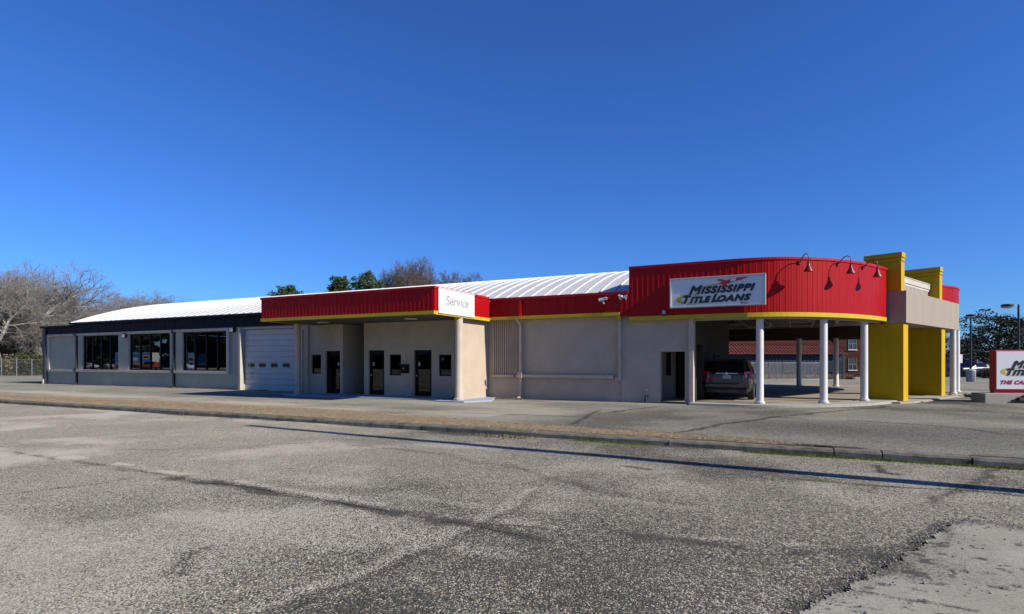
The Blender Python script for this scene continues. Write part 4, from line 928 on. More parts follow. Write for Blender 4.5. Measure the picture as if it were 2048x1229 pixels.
fl = empty('floodlight', (PX(1247,22.0), 22.08, PZ(1247,594,22.0)), 0, 'small pale double floodlight beside the red parapet corner', 'floodlight')
MB().box(-.05,.05,-.05,0,-.05,.05).build('mount', M['camwhite'], fl)
for sx_ in (-1, 1): MB().add([(sx_*.03,-.06,.05),(sx_*.16,-.08,.09),(sx_*.20,-.20,.06),(sx_*.05,-.22,.04),(sx_*.03,-.08,-.02),(sx_*.10,-.10,-.14),(sx_*.12,-.2,-.12),(sx_*.05,-.2,-.03)],[(0,1,2,3),(7,6,5,4),(0,4,5,1),(1,5,6,2),(2,6,7,3),(3,7,4,0)]).build('lamp_head', M['camwhite'], fl)
fb = empty('small_camera', (PX(1328,22.0), 22.06, 3.42), 0, 'small grey camera under the wall sign above the yellow band', 'camera')
MB().box(-.06,.06,-.12,0,-.02,.12).build('housing', M['galv'], fb); MB().tube([(0,-.05,-.02),(0,-.05,-.10)], .03, 10).build('lens', M['camblack'], fb)
for px, py, lab in ((252,672,'wall light between the first and second windows of the grey wing'),(467.5,660,'wall light beside the garage door of the grey wing')):
    t = empty('wall_light', (PX(px, FY-.05), FY-.055, PZ(px, py, FY-.05)), 0, lab, 'light', 'wall lights on the grey wing')
    MB().add([(-.17,0,-.14),(.17,0,-.14),(.17,0,.17),(-.17,0,.17),(-.15,-.2,-.14),(.15,-.2,-.14),(.15,-.16,.17),(-.15,-.16,.17)],[(0,1,2,3),(7,6,5,4),(0,4,5,1),(1,5,6,2),(2,6,7,3),(3,7,4,0)]).build('housing', M['polebrown'], t, bevel=.01)
    MB().add([(-.12,-.201,-.12),(.12,-.201,-.12),(.12,-.168,.10),(-.12,-.168,.10),(-.12,-.215,-.12),(.12,-.215,-.12),(.12,-.185,.10),(-.12,-.185,.10)],[(0,3,2,1),(4,5,6,7),(0,1,5,4),(2,3,7,6),(1,2,6,5),(3,0,4,7)]).build('lens', M['lampglass'], t)
mb_ = empty('mailbox', (PX(811.5,SY), SY-.005, PZ(811,738,SY)), 0, 'black mailbox between the window and the right door', 'mailbox')
MB().box(-.19,.19,-.16,0,-.2,.2).build('box_body', M['dark'], mb_, bevel=.02); MB().box(-.195,.195,-.175,-.16,.06,.2).build('lid', M['dark'], mb_, bevel=.01); MB().box(-.05,.05,-.18,-.176,.0,.04).build('emblem', M['inkgrey'], mb_)
bn = empty('window_banner', (PX(382,FY+.2), FY+.20, 1.10), 0, 'white upright banner with round red and blue emblem inside the right window', 'banner')
MB().box(-.30,.30,0,.02,0,1.05).build('banner_sheet', M['signwhite'], bn)
def half(a0, a1, r, m_, z): 
    n = 14; poly_plate([(r*math.cos(R(a0+(a1-a0)*k/n)), z+r*math.sin(R(a0+(a1-a0)*k/n))) for k in range(n+1)], -.006, .004, m_, 'emblem', bn)
half(15,165,.24,M['inkred'],.50); half(195,345,.24,M['paintblue'],.50); 

bp = empty('window_poster', (PX(405,FY+3), FY+3, 1.35), 0, 'faded blue poster standing inside the right window', 'poster'); MB().box(-.5,.5,0,.02,0,.8).build('poster_sheet', M['mural'], bp); MB().box(-.5,.5,-.006,-.001,.0,.18).build('poster_print', M['signwhite'], bp)
# ------------------------------------------------------------------ vehicles
def loft(sections, close_ends=True):
    b = MB(); n = len(sections[0]); vs = [p for s_ in sections for p in s_]; m_ = len(sections)
    fs = [(i*n+j, i*n+(j+1)%n, (i+1)*n+(j+1)%n, (i+1)*n+j) for i in range(m_-1) for j in range(n)]
    if close_ends: fs += [tuple(range(n-1,-1,-1)), tuple((m_-1)*n+k for k in range(n))]
    return b.add(vs, fs)
def wheel(t, x, y, r, w, side):
    tp = [(x-side*w/2, r*.62),(x-side*w/2,r*.95),(x-side*w*.35,r),(x+side*w*.35,r),(x+side*w/2,r*.95),(x+side*w/2,r*.62)]; b = MB(); n = 28
    vs = [(px_, y+rr*math.cos(2*math.pi*k/n), r+rr*math.sin(2*math.pi*k/n)) for px_, rr in tp for k in range(n)]
    wh = b.add(vs, [(i*n+k, i*n+(k+1)%n, (i+1)*n+(k+1)%n, (i+1)*n+k) for i in range(5) for k in range(n)]+[tuple(range(n)), tuple(5*n+k for k in range(n))]).build('wheel', M['tyre'], t)
    h = MB(); xo = x+side*(w/2+.004)
    for k in range(5):
        a = 2*math.pi*k/5; c, s_ = math.cos(a), math.sin(a); q = lambda u, v: (y+u*c-v*s_, r+u*s_+v*c)
        p = [q(.04,-.05), q(r*.6,-.06), q(r*.6,.06), q(.04,.05)]; h.add([(xo,*pp) for pp in p]+[(xo-side*.04,*pp) for pp in p], [(0,1,2,3),(7,6,5,4),(0,4,5,1),(1,5,6,2),(2,6,7,3),(3,7,4,0)])
    m2 = 24; ri = [(xo, r*.58),(xo+side*.006,r*.64),(xo-side*.03,r*.64)]
    vs = [(a_, y+rr*math.cos(2*math.pi*k/m2), r+rr*math.sin(2*math.pi*k/m2)) for a_, rr in ri for k in range(m2)]
    h.add(vs, [(i*m2+k, i*m2+(k+1)%m2, (i+1)*m2+(k+1)%m2, (i+1)*m2+k) for i in range(2) for k in range(m2)]).build('rim', M['rim'], wh)
def car(name, loc, rz, paint, prof, W2, roofW, label, group=None, r=.34, wb=(.85,3.6), detail=False, clad=None):
    """prof: list of (y, zlow, zbelt, ztop, width factor); y = 0 is the rear; glass between belt and top"""
    t = empty(name, loc, rz, label, 'car', group)
    secs = []
    for y, zl, zb, zt, k in prof:
        w = W2*k; wt = roofW*k if zt > zb+.12 else w*.9
        half_ = [(0,zl),(w*.80,zl),(w*.95,zl+.06),(w*1.0,zl+.22),(w*1.01,zl*.35+zb*.65),(w*.965,zb-.04),(w*.93,zb),(wt*1.0,zt-.09 if zt > zb+.12 else zt-.015),(wt*.90,zt-.025 if zt > zb+.12 else zt-.005),(wt*.5,zt),(0,zt+.004)]
        secs.append([(x,y,z) for x, z in half_]+[(-x,y,z) for x, z in half_[-2:0:-1]])
    body = loft(secs).build('body', paint, t, smooth=True)
    sm = body.modifiers.new('s', 'SUBSURF'); sm.levels = 1; sm.render_levels = 2
    # side glass: a skin just proud of the upper body
    cab = [p for p in prof if p[3] > p[2]+.25]
    for sgn in (1, -1):
        g_ = MB(); pts0 = [(sgn*(W2*p[4]*.935+.004), p[0], p[2]+.03) for p in cab]; pts1 = [(sgn*(roofW*p[4]*1.0+.008), p[0], p[3]-.12) for p in cab]; n = len(cab)
        pts0 = [(x+sgn*.012, y, z) for x, y, z in pts0]; pts1 = [(x+sgn*.016, y, z) for x, y, z in pts1]
        g_.add(pts0+pts1, [(i, i+1, n+i+1, n+i) for i in range(n-1)]).build('side_window', M['carglass'], t)
    for y in wb:
        for sgn in (1, -1):
            ar = MB(); n = 24; xo = sgn*(W2*.985); rr = r+.06
            ar.add([(xo+sgn*.022, y+rr*math.cos(2*math.pi*k/n), max(r+rr*math.sin(2*math.pi*k/n), .2)) for k in range(n)]+[(xo-sgn*.25, y+rr*math.cos(2*math.pi*k/n), max(r+rr*math.sin(2*math.pi*k/n),.2)) for k in range(n)],
                   [tuple(range(n)), tuple(range(2*n-1,n-1,-1))]+[(k,(k+1)%n,n+(k+1)%n,n+k) for k in range(n)]).build('wheel_arch', M['cardark'], t)
            wheel(t, sgn*(W2-.10), y, r, .24, sgn)
    return t
suvp = [(0.0,.50,.98,1.02,.86),(.05,.34,1.02,1.12,.93),(.16,.30,1.10,1.28,.965),(.38,.30,1.12,1.60,.985),(.75,.30,1.12,1.695,1.0),(1.7,.28,1.10,1.735,1.0),(2.5,.28,1.07,1.70,1.0),(3.0,.28,1.04,1.50,.995),(3.45,.28,1.02,1.10,.985),(4.3,.30,.96,1.00,.95),(4.62,.36,.82,.86,.86),(4.72,.44,.70,.72,.78)]
sv = car('parked_suv', (-2.50, 24.75, .035), 0, M['carpaint'], suvp, .95, .70, 'grey brown suv parked under the red drive-through beside the dark wall', r=.37, wb=(.95,3.78), detail=True)
# rear details, all proud of the tail
def tailpanel(pts, y, th, m_, name): return poly_plate(pts, y, th, m_, name, sv)
MB().add([(-.66,.10,1.14),(.66,.10,1.14),(.58,.40,1.56),(-.58,.40,1.56),(-.66,.06,1.14),(.66,.06,1.14),(.58,.355,1.57),(-.58,.355,1.57)],[(0,1,2,3),(7,6,5,4),(0,4,5,1),(1,5,6,2),(2,6,7,3),(3,7,4,0)]).build('rear_window', M['carglass'], sv, bevel=.01)
MB().add([(-.58,.40,1.60),(.58,.40,1.60),(.56,.5,1.66),(-.56,.5,1.66),(-.56,.22,1.60),(.56,.22,1.60),(.56,.3,1.64),(-.56,.3,1.64)],[(0,1,2,3),(7,6,5,4),(0,4,5,1),(1,5,6,2),(2,6,7,3),(3,7,4,0)]).build('spoiler', M['carpaint'], sv, bevel=.01)
for sgn in (1, -1):
    MB().add([(sgn*a, b, c) for a, b, c in [(.60,-.02,.82),(.93,.06,.80),(.915,.14,1.20),(.66,.02,1.17),(.60,.1,.82),(.86,.3,.82),(.84,.40,1.16),(.66,.12,1.12)]],[(0,1,2,3),(7,6,5,4),(0,4,5,1),(1,5,6,2),(2,6,7,3),(3,7,4,0)]).build('tail_lamp', M['tail'], sv, bevel=.012)
    MB().add([(sgn*a, b, c) for a, b, c in [(.70,-.018,.92),(.75,.0,.92),(.75,.02,1.10),(.71,.01,1.09),(.70,.03,.92),(.75,.06,.92),(.75,.07,1.1),(.71,.06,1.09)]],[(0,1,2,3),(7,6,5,4),(0,4,5,1),(1,5,6,2),(2,6,7,3),(3,7,4,0)]).build('reversing_lamp', M['tailclear'], sv)
    MB().tube([(sgn*.58,-.02,.35),(sgn*.58,.15,.35)], .05, 12).build('exhaust', M['chrome'], sv)
    MB().add([(sgn*a, b, c) for a, b, c in [(.90,2.9,1.08),(1.12,2.88,1.06),(1.12,2.90,1.22),(.93,2.92,1.20),(.90,3.0,1.08),(1.10,3.02,1.08),(1.10,3.02,1.2),(.93,3.0,1.2)]],[(0,1,2,3),(7,6,5,4),(0,4,5,1),(1,5,6,2),(2,6,7,3),(3,7,4,0)]).build('mirror', M['cardark'], sv, bevel=.015)
MB().box(-.16,.16,-.035,-.01,.88,1.03).build('licence_plate', M['plate'], sv)
MB().box(-.42,.42,-.03,.02,1.08,1.105).build('chrome_strip', M['chrome'], sv)
MB().tube([(0,-.03,1.09),(0,-.045,1.09)], .05, 16).build('badge', M['chrome'], sv)
MB().box(-.88,.88,-.10,.08,.52,.70).build('rear_bumper', M['carpaint'], sv, bevel=.05)
MB().box(-.80,.80,-.07,.12,.30,.50).build('bumper_skirt', M['cardark'], sv, bevel=.04)
MB().box(-.45,.45,-.085,-.06,.36,.40).build('reflector_strip', M['carpaint'], sv)
# vehicles across the road behind the viewer: they show as reflections in the grey wing's windows
sedan = [(0,.42,.80,.84,.86),(.08,.30,.90,.95,.95),(.5,.26,.93,1.0,.98),(.95,.26,.93,1.20,1.0),(1.5,.26,.92,1.42,1.0),(2.3,.26,.90,1.45,1.0),(2.9,.26,.88,1.22,1.0),(3.35,.26,.86,.95,.99),(4.2,.28,.78,.80,.95),(4.55,.36,.62,.64,.85)]
jeep = [(0,.55,1.0,1.05,.95),(.06,.45,1.05,1.72,.98),(.4,.42,1.08,1.82,1.0),(2.2,.42,1.08,1.84,1.0),(2.5,.42,1.08,1.72,1.0),(2.8,.42,1.08,1.16,1.0),(3.9,.44,1.05,1.08,.92),(4.05,.5,.95,1.0,.85)]
van_ = [(0,.45,1.1,1.16,.92),(.05,.35,1.15,2.05,.96),(.3,.33,1.15,2.35,1.0),(1.2,.33,1.15,2.38,1.0),(1.75,.33,1.12,1.9,1.0),(2.1,.33,1.1,1.2,1.0),(3.0,.36,1.0,1.04,.95),(3.15,.5,.8,.84,.85)]
mirrorX = lambda px: 79.8*ray(px)[0]/ray(px)[1]
car('parked_car', (mirrorX(170), -37.5, LZ), R(62), M['paintwhite'], sedan, .92, .66, 'white sedan reflected at the left end of the grey wing windows', 'cars across the road')
car('parked_suv', (mirrorX(300)-1, -37, LZ), R(66), M['paintorange'], jeep, .92, .80, 'orange red off-road car reflected in the second window of the grey wing', None, r=.40, wb=(.8,3.2))
car('parked_car', (mirrorX(366), -37, LZ), R(64), M['paintwhite'], sedan, .92, .66, 'white hatchback reflected in the window beside the banner', 'cars across the road')
car('parked_car', (mirrorX(286), -39, LZ), R(62), M['cardark'], sedan, .92, .66, 'dark car reflected between the truck and the orange car', 'cars across the road')
tk = car('delivery_truck', (mirrorX(221), -36.5, LZ), R(68), M['paintwhite'], van_, 1.05, .9, 'white cab truck with blue printed trailer reflected in the left windows', None, r=.48, wb=(2.4,)); tk['category'] = 'truck'
MB().box(-1.2,1.2,-9.5,-.3,1.05,3.9).build('trailer', M['paintwhite'], tk)
for sgn in (-1, 1):
    MB().box(sgn*1.21-.01,sgn*1.21+.01,-9.4,-.4,1.5,3.8).build('trailer_print', M['mural'], tk); MB().box(sgn*1.215-.01,sgn*1.215+.01,-9.4,-.4,1.15,1.62).build('trailer_print', M['muraltan'], tk)
    for yc, ra, rb, m_ in ((-1.9,.9,.5,'paintwhite'),(-5.2,.9,.45,'paintwhite'),(-7.9,1.2,.5,'paintwhite'),(-7.95,.85,.3,'inkred')):
        n = 16; k_ = .004 if m_ == 'inkred' else 0; g_ = MB(); ring = [(yc+ra*math.cos(2*math.pi*k/n), 2.3+(.5 if yc < -7 else 0)+rb*math.sin(2*math.pi*k/n)) for k in range(n)]
        g_.add([(sgn*(1.225+k_), a_, b_) for a_, b_ in ring]+[(sgn*(1.24+k_), a_, b_) for a_, b_ in ring], [tuple(range(n)), tuple(range(2*n-1,n-1,-1))]+[(i,(i+1)%n,n+(i+1)%n,n+i) for i in range(n)]).build('trailer_print', M[m_], tk)
for y in (-8.6,-7.5):
    for sgn in (1,-1): wheel(tk, sgn*1.05, y, .5, .28, sgn)
# ------------------------------------------------------------------ trees
def tubes_mesh(name, segs, m, n=4):
    """segs: arrays p0, p1, r0, r1 -> one mesh of tapered n-sided tubes"""
    p0 = np.array([s[0] for s in segs]); p1 = np.array([s[1] for s in segs]); r0 = np.array([s[2] for s in segs])[:,None]; r1 = np.array([s[3] for s in segs])[:,None]
    d = p1-p0; d /= np.linalg.norm(d, axis=1, keepdims=True)+1e-9
    ref = np.where(np.abs(d[:,2:3]) < .9, np.array([[0,0,1.]]), np.array([[1.,0,0]])); a = np.cross(d, ref); a /= np.linalg.norm(a, axis=1, keepdims=True)+1e-9; b = np.cross(d, a)
    ring = []
    for p, r in ((p0, r0), (p1, r1)):
        for k in range(n):
            t = 2*math.pi*k/n; ring.append(p+(a*math.cos(t)+b*math.sin(t))*r)
    v = np.stack(ring, 1).reshape(-1, 3); base = np.arange(len(segs))[:,None,None]*2*n
    f0 = np.array([(k, (k+1)%n, n+(k+1)%n, n+k) for k in range(n)])[None]
    return np_mesh(name, v, (f0+base).reshape(-1, 4), m)
def grow(rng, h, levels=6, spread=1.0, trunk=.22, trunk_h=.28, droop=0.0, up=.25, kids=(3,5), shrink=.66, r0=None):
    thick, thin = [], []
    def branch(p, d, L, r, lv):
        n = 4 if lv < 3 else 3; q = p
        for i in range(n):
            d = d+np.array([rng.gauss(0,.16), rng.gauss(0,.16), rng.gauss(0,.10)+(up*.18 if lv < 4 else -droop*.2)]); d = d/np.linalg.norm(d)
            q2 = q+d*L/n; ra = r*(1-.42*i/n); rb = r*(1-.42*(i+1)/n)
            (thick if lv < 3 else thin).append((q, q2, ra, rb)); q = q2
            if lv < levels and (i >= 1 or lv > 1):
                for _ in range(rng.choice((1,1,2)) if lv > 0 else 1):
                    ang = rng.uniform(.45, 1.05)*spread; az = rng.uniform(0, 6.28); ax = np.cross(d, [math.cos(az), math.sin(az), .3]); ax /= np.linalg.norm(ax)
                    nd = d*math.cos(ang)+ax*math.sin(ang); branch(q, nd, L*rng.uniform(.5,.74), rb*rng.uniform(.45,.62), lv+1)
        if lv < levels:
            for _ in range(2):
                az = rng.uniform(0, 6.28); ax = np.array([math.cos(az), math.sin(az), 0]); nd = d+ax*rng.uniform(.3,.6)*spread; nd /= np.linalg.norm(nd); branch(q, nd, L*shrink*rng.uniform(.8,1.1), r*.55, lv+1)
    R0 = r0 or trunk; p = np.zeros(3); top = np.array([rng.gauss(0,.2), rng.gauss(0,.2), h*trunk_h]); thick.append((p-np.array([0,0,.4]), top*.15, R0*1.5, R0*1.1)); thick.append((top*.15, top, R0*1.1, R0*.9))
    for k in range(rng.randint(*kids)):
        az = 6.28*k/4+rng.uniform(-.5,.5); t = rng.uniform(.25,.75)*spread; d = np.array([math.cos(az)*t, math.sin(az)*t, 1]); d /= np.linalg.norm(d); branch(top, d, h*.30*rng.uniform(.85,1.15), R0*.55, 1)
    return thick, thin
def bare_tree(loc, h, seed, label, group=None, levels=5, spread=1.0, bark='bark', twig='twig', scale_xy=1.0, trunk=.3, name='bare_tree', rmin=.011, **kw):
    rng = random.Random(seed); thick, thin = grow(rng, h, levels, spread, trunk, **kw)
    mid = np.mean([s[1] for s in thin], 0)*np.array([1,1,0]); thick = [(a-mid*min(1,max(0,a[2])/2), b-mid*min(1,max(0,b[2])/2), r, q_) for a, b, r, q_ in thick]; thin = [(a-mid, b-mid, r, q_) for a, b, r, q_ in thin]
    zmax = max(s[1][2] for s in thin); k = h/zmax; sc = np.array([k*scale_xy, k*scale_xy, k])
    f = lambda L: [(a*sc, b*sc, max(r*.9, rmin), max(q*.9, rmin*.8)) for a, b, r, q in L]
    t = empty(name, loc, 0, label, 'tree', group)
    o = inst(tubes_mesh('trunk', f(thick), M[bark], 6), 'trunk', t); o2 = inst(tubes_mesh('crown', f(thin), M[twig], 3), 'crown', t)
    return t
def leaf_cloud(rng, centres, per, size, flat=.6):
    n = len(centres)*per; c = np.repeat(np.array([x[0] for x in centres]), per, 0); r = np.repeat(np.array([x[1] for x in centres]), per)[:,None]
    u = rng.normal(size=(n,3)); u /= np.linalg.norm(u, axis=1, keepdims=True); rad = rng.rand(n,1)**.42
    p = c+u*rad*r*np.array([[1,1,flat]]); a = rng.normal(size=(n,3)); a /= np.linalg.norm(a, axis=1, keepdims=True); b = np.cross(a, rng.normal(size=(n,3))); b /= np.linalg.norm(b, axis=1, keepdims=True)
    s = size*(.5+rng.rand(n,1)); v = np.stack([p+a*s, p+b*s*.45, p-a*s*.6, p-b*s*.45], 1).reshape(-1,3)
    return v, np.arange(4*n).reshape(-1,4)
def evergreen(loc, h, w, seed, label, group=None, leafm='pine', per=150, size=.22, nc=34, flat=.55, low=.45, name='pine_tree', conical=0.0, trunk=.22):
    rs = np.random.RandomState(seed); rng = random.Random(seed); t = empty(name, loc, 0, label, 'tree', group); segs = [(np.array([0,0,-.3]), np.array([rng.gauss(0,.1), rng.gauss(0,.1), h*.5]), trunk, trunk*.7)]; segs.append((segs[0][1], np.array([rng.gauss(0,.2), rng.gauss(0,.2), h*.95]), trunk*.7, .04)); cl = []
    for k in range(nc):
        zf = low+(1-low)*rs.rand(); env = math.sin(min(1, (1-zf)/(1-low)*1.15+.12)*math.pi*.5)**.7 if conical else math.sqrt(max(.05, 1-((zf-low)/(1-low)*1.25-.25)**2)); az = rs.rand()*6.28; rr = w*.5*env*(.35+.65*rs.rand())
        c = np.array([math.cos(az)*rr, math.sin(az)*rr, zf*h]); tr = segs[0][1] if zf < .5 else segs[1][0]+(segs[1][1]-segs[1][0])*max(0,(zf-.5)/.45-.12); start = np.array([tr[0], tr[1], min(max(zf*h-rr*.35, h*low*.8), h*.93)])
        mid = (start+c)/2+np.array([0,0,.15]); segs += [(start, mid, .07, .05), (mid, c, .05, .02)]; cl.append((c, w*(.10+.09*rs.rand())))
        for q in range(2): cl.append((c+rs.normal(size=3)*w*.09*np.array([1,1,.5]), w*(.05+.06*rs.rand())))
    inst(tubes_mesh('trunk', segs, M['barkdark'], 6), 'trunk', t); v, f = leaf_cloud(rs, cl, per//3*1, size, flat); inst(np_mesh('crown', v, f, M[leafm]), 'crown', t)
    return t
def at(px, d): x, y = PD(px, d); return (x, y, -.35)
# far left: big grey bare trees
bare_tree(at(42, 80), 16.3, 17, 'tallest bare grey tree left of the building, between the edge tree and the largest one', 'bare trees at the far left', 5, 1.2, scale_xy=1.2, trunk=.45, kids=(5,6))
bare_tree(at(90, 76), 15.8, 11, 'largest bare grey tree at the left edge beyond the chain link fence', 'bare trees at the far left', 5, 1.25, scale_xy=1.15, trunk=.5, kids=(4,5))
bare_tree(at(8, 70), 13.2, 12, 'bare grey tree cut by the left edge of the picture', 'bare trees at the far left', 5, 1.25, scale_xy=1.1, trunk=.5, kids=(4,5))
bare_tree(at(-60, 72), 13, 13, 'bare grey tree outside the left edge', 'bare trees at the far left', 5, 1.2, trunk=.4)
bare_tree(at(140, 88), 12.2, 14, 'bare grey tree rising behind the black end of the building', 'bare trees at the far left', 5, 1.2, scale_xy=1.15, trunk=.4, kids=(4,5))
bare_tree(at(186, 108), 11.2, 15, 'bare tree just left of where the white roof begins', 'bare trees at the far left', 5, 1.2, trunk=.35)
for i, (px, d, h, lab) in enumerate(((232,125,16.2,'first small bare tree showing above the left end of the white roof'),(262,128,17.6,'second small bare tree above the white roof near the left end'),(296,130,18.6,'tallest bare tree above the left part of the white roof'),(328,135,17.4,'small bare tree right of the tallest one above the left roof'),(365,140,17.0,'lowest bare tree top above the left part of the white roof'))):
    bare_tree(at(px, d), h, 30+i, lab, 'bare trees beyond the left roof', 5, 1.15, trunk=.3, scale_xy=1.25, rmin=.022)
# undergrowth beyond the fence
rs = np.random.RandomState(6)
for i, (px, d, w, h, lab) in enumerate(((6,68,6,2.5,'dark tangled shrub at the left edge beyond the fence'),(34,69,5,2.4,'dark shrub beyond the fence left of the green one'),(62,68,4.5,3.0,'olive green shrub behind the fence near the black building end'),(80,69,5,2.8,'green shrub touching the black end of the building'),(-40,69,7,2.4,'dark shrub outside the left edge'),(115,80,8,3,'shrub hidden behind the building end'))):
    t = empty('shrub', at(px, d), 0, lab, 'shrub', 'shrubs beyond the fence'); cl = [(np.array([rs.uniform(-w/2,w/2), rs.uniform(-1.5,1.5), rs.uniform(.2,h*(.75+.25*rs.rand()))]), .5+.5*rs.rand()) for _ in range(60)]
    v, f = leaf_cloud(rs, cl, 50, .14, .8); inst(np_mesh('foliage', v, f, M['ivy'] if i in (2,3) else M['weed'] if i % 2 else M['leafdark']), 'foliage', t)
    inst(tubes_mesh('stems', [(np.array([c[0]*.3,c[1]*.3,0]), c, .03, .01) for c, _ in cl[:30]], M['barkdark'], 4), 'stem', t)
# a thicket of brush behind those trees
segs = []
for k in range(1500):
    px = rs.uniform(-140, 150); d = rs.uniform(84, 100); x, y = PD(px, d); h = rs.uniform(5.0, 9.5)*(1 if px < 90 else .8); p = np.array([x, y, -.4]); q = p+np.array([rs.normal(0,1.3), rs.normal(0,1.3), h]); m_ = (p+q)/2+rs.normal(0,.4,3); segs += [(p, m_, .05, .035), (m_, q, .035, .015)]
    for j in range(9): s_ = m_+(q-m_)*rs.rand(); segs.append((s_, s_+np.array([rs.normal(0,1.1), rs.normal(0,1.1), rs.uniform(.1,1.2)]), .018, .01))
o = inst(tubes_mesh('bare_undergrowth', segs, M['twig'], 3), 'bare_undergrowth'); tag(o, 'grey leafless saplings crowded behind the big trees at the left', 'undergrowth', kind='stuff')
segs = []
for k in range(2600):
    px = rs.uniform(-120, 175); d = rs.uniform(80, 112); x, y = PD(px, d); h = rs.uniform(3.5, 8.0)*(1 if px < 110 else .75); p = np.array([x, y, -.4]); q = p+np.array([rs.normal(0,.7), rs.normal(0,.7), h*.8]); m_ = (p+q)/2+rs.normal(0,.3,3); segs += [(p, m_, .05, .03), (m_, q, .03, .012)]
    for j in range(4): s_ = m_+(q-m_)*rs.rand(); segs.append((s_, s_+np.array([rs.normal(0,.9), rs.normal(0,.9), rs.uniform(.2,1.3)]), .018, .01))
o = inst(tubes_mesh('brush_thicket', segs, M['barkdark'], 3), 'brush_thicket'); tag(o, 'dark leafless thicket filling the ground behind the left trees', 'thicket', kind='stuff')
# tree tops above the canopy and the roof
evergreen(at(577, 92), 14.0, 6.0, 41, 'small round pine behind the left end of the red canopy', 'pines behind the building', low=.56, nc=70, size=.17, per=170, flat=.75)
evergreen(at(679, 88), 14.6, 5.8, 42, 'middle pine of the three behind the red canopy', 'pines behind the building', low=.56, nc=74, size=.17, per=170, flat=.75)
evergreen(at(733, 90), 15.6, 6.6, 43, 'tallest pine behind the red canopy beside the bare trees', 'pines behind the building', low=.55, nc=80, size=.17, per=170, flat=.75)
bare_tree(at(812, 98), 20.4, 51, 'tallest bare tree behind the canopy right of the pines', 'bare trees behind the canopy', 6, .95, twig='twigbrown', scale_xy=.82, trunk=.28, up=.5)
bare_tree(at(853, 104), 18.6, 54, 'bare tree between the two tallest ones behind the canopy', 'bare trees behind the canopy', 5, .95, twig='twigbrown', scale_xy=.8, trunk=.25, up=.5)
bare_tree(at(906, 110), 21.0, 52, 'bare tree above the white roof right of the service sign', 'bare trees behind the canopy', 6, 1.05, twig='twigbrown', scale_xy=.85, trunk=.28, up=.4, rmin=.02)
bare_tree(at(628, 118), 16.0, 53, 'faint bare tree between the round pine and the middle pine', 'bare trees behind the canopy', 5, .95, trunk=.2, scale_xy=.8)
# right: evergreen with spiky level branches beyond the lamp posts
evergreen(at(1999, 66), 7.1, 10.2, 61, 'dark spreading evergreen tree behind the low roadside sign', None, 'leafdark', per=150, size=.14, nc=100, flat=.3, low=.16, name='evergreen_tree', conical=1, trunk=.25)
evergreen(at(2062, 70), 6.8, 6.5, 62, 'smaller evergreen tree at the right edge', None, 'leafdark', per=240, size=.17, nc=60, flat=.35, low=.12, name='evergreen_tree', conical=1, trunk=.25)
bare_tree(at(1930, 120), 8, 63, 'bare tree between the red fascia and the evergreen', 'far bare trees right', 5, 1, trunk=.2)
for i, (px, d, h, lab) in enumerate(((1828,85,7,'bare tree seen between the two yellow pillars'),(1850,110,9,'bare tree further back between the yellow pillars'))): bare_tree(at(px, d), h, 70+i, lab, 'far bare trees right', 5, 1.1, bark='barkdark', twig='twigbrown', trunk=.25)
# woods along the horizon
segs = []
for k in range(5000):
    a = rs.uniform(-250, 330); x = a; y = 175+rs.uniform(-12, 12)+abs(a)*-.1; h = rs.uniform(3.0, 6.0); p = np.array([x, y, -.4]); q = p+np.array([rs.normal(0,.6), rs.normal(0,.6), h]); segs.append((p, q, .12, .03))
    for j in range(4): s_ = p+(q-p)*rs.uniform(.4,1); segs.append((s_, s_+np.array([rs.normal(0,1.3), rs.normal(0,1.3), rs.uniform(0,1.4)]), .05, .02))
o = inst(tubes_mesh('distant_woods', segs, M['twigbrown'], 3), 'distant_woods'); tag(o, 'low leafless woods along the horizon', 'woods', kind='stuff')
# unseen evergreens behind the viewer, put there so the window glass reflects dark
vv, ff, k0 = [], [], 0
for k in range(26):
    x, y, hh = -60-k*10.5, -74+random.uniform(-5,5), 16*random.uniform(.85,1.15); cl = []
    for _ in range(70): zf = rs.rand(); rr = 7*math.sqrt(1-zf*.8)*rs.rand()**.5; az = rs.rand()*6.28; cl.append((np.array([x+math.cos(az)*rr, y+math.sin(az)*rr, zf*hh-.3]), 1.0+rs.rand()))
    v, f = leaf_cloud(rs, cl, 70, 1.05, .8); vv.append(v); ff.append(f+k0); k0 += len(v)
o = inst(np_mesh('evergreen_wood', np.concatenate(vv), np.concatenate(ff), M['leafdark']), 'evergreen_wood'); tag(o, 'dark evergreen wood across the road, mirrored in the window glass', 'wood', kind='stuff')
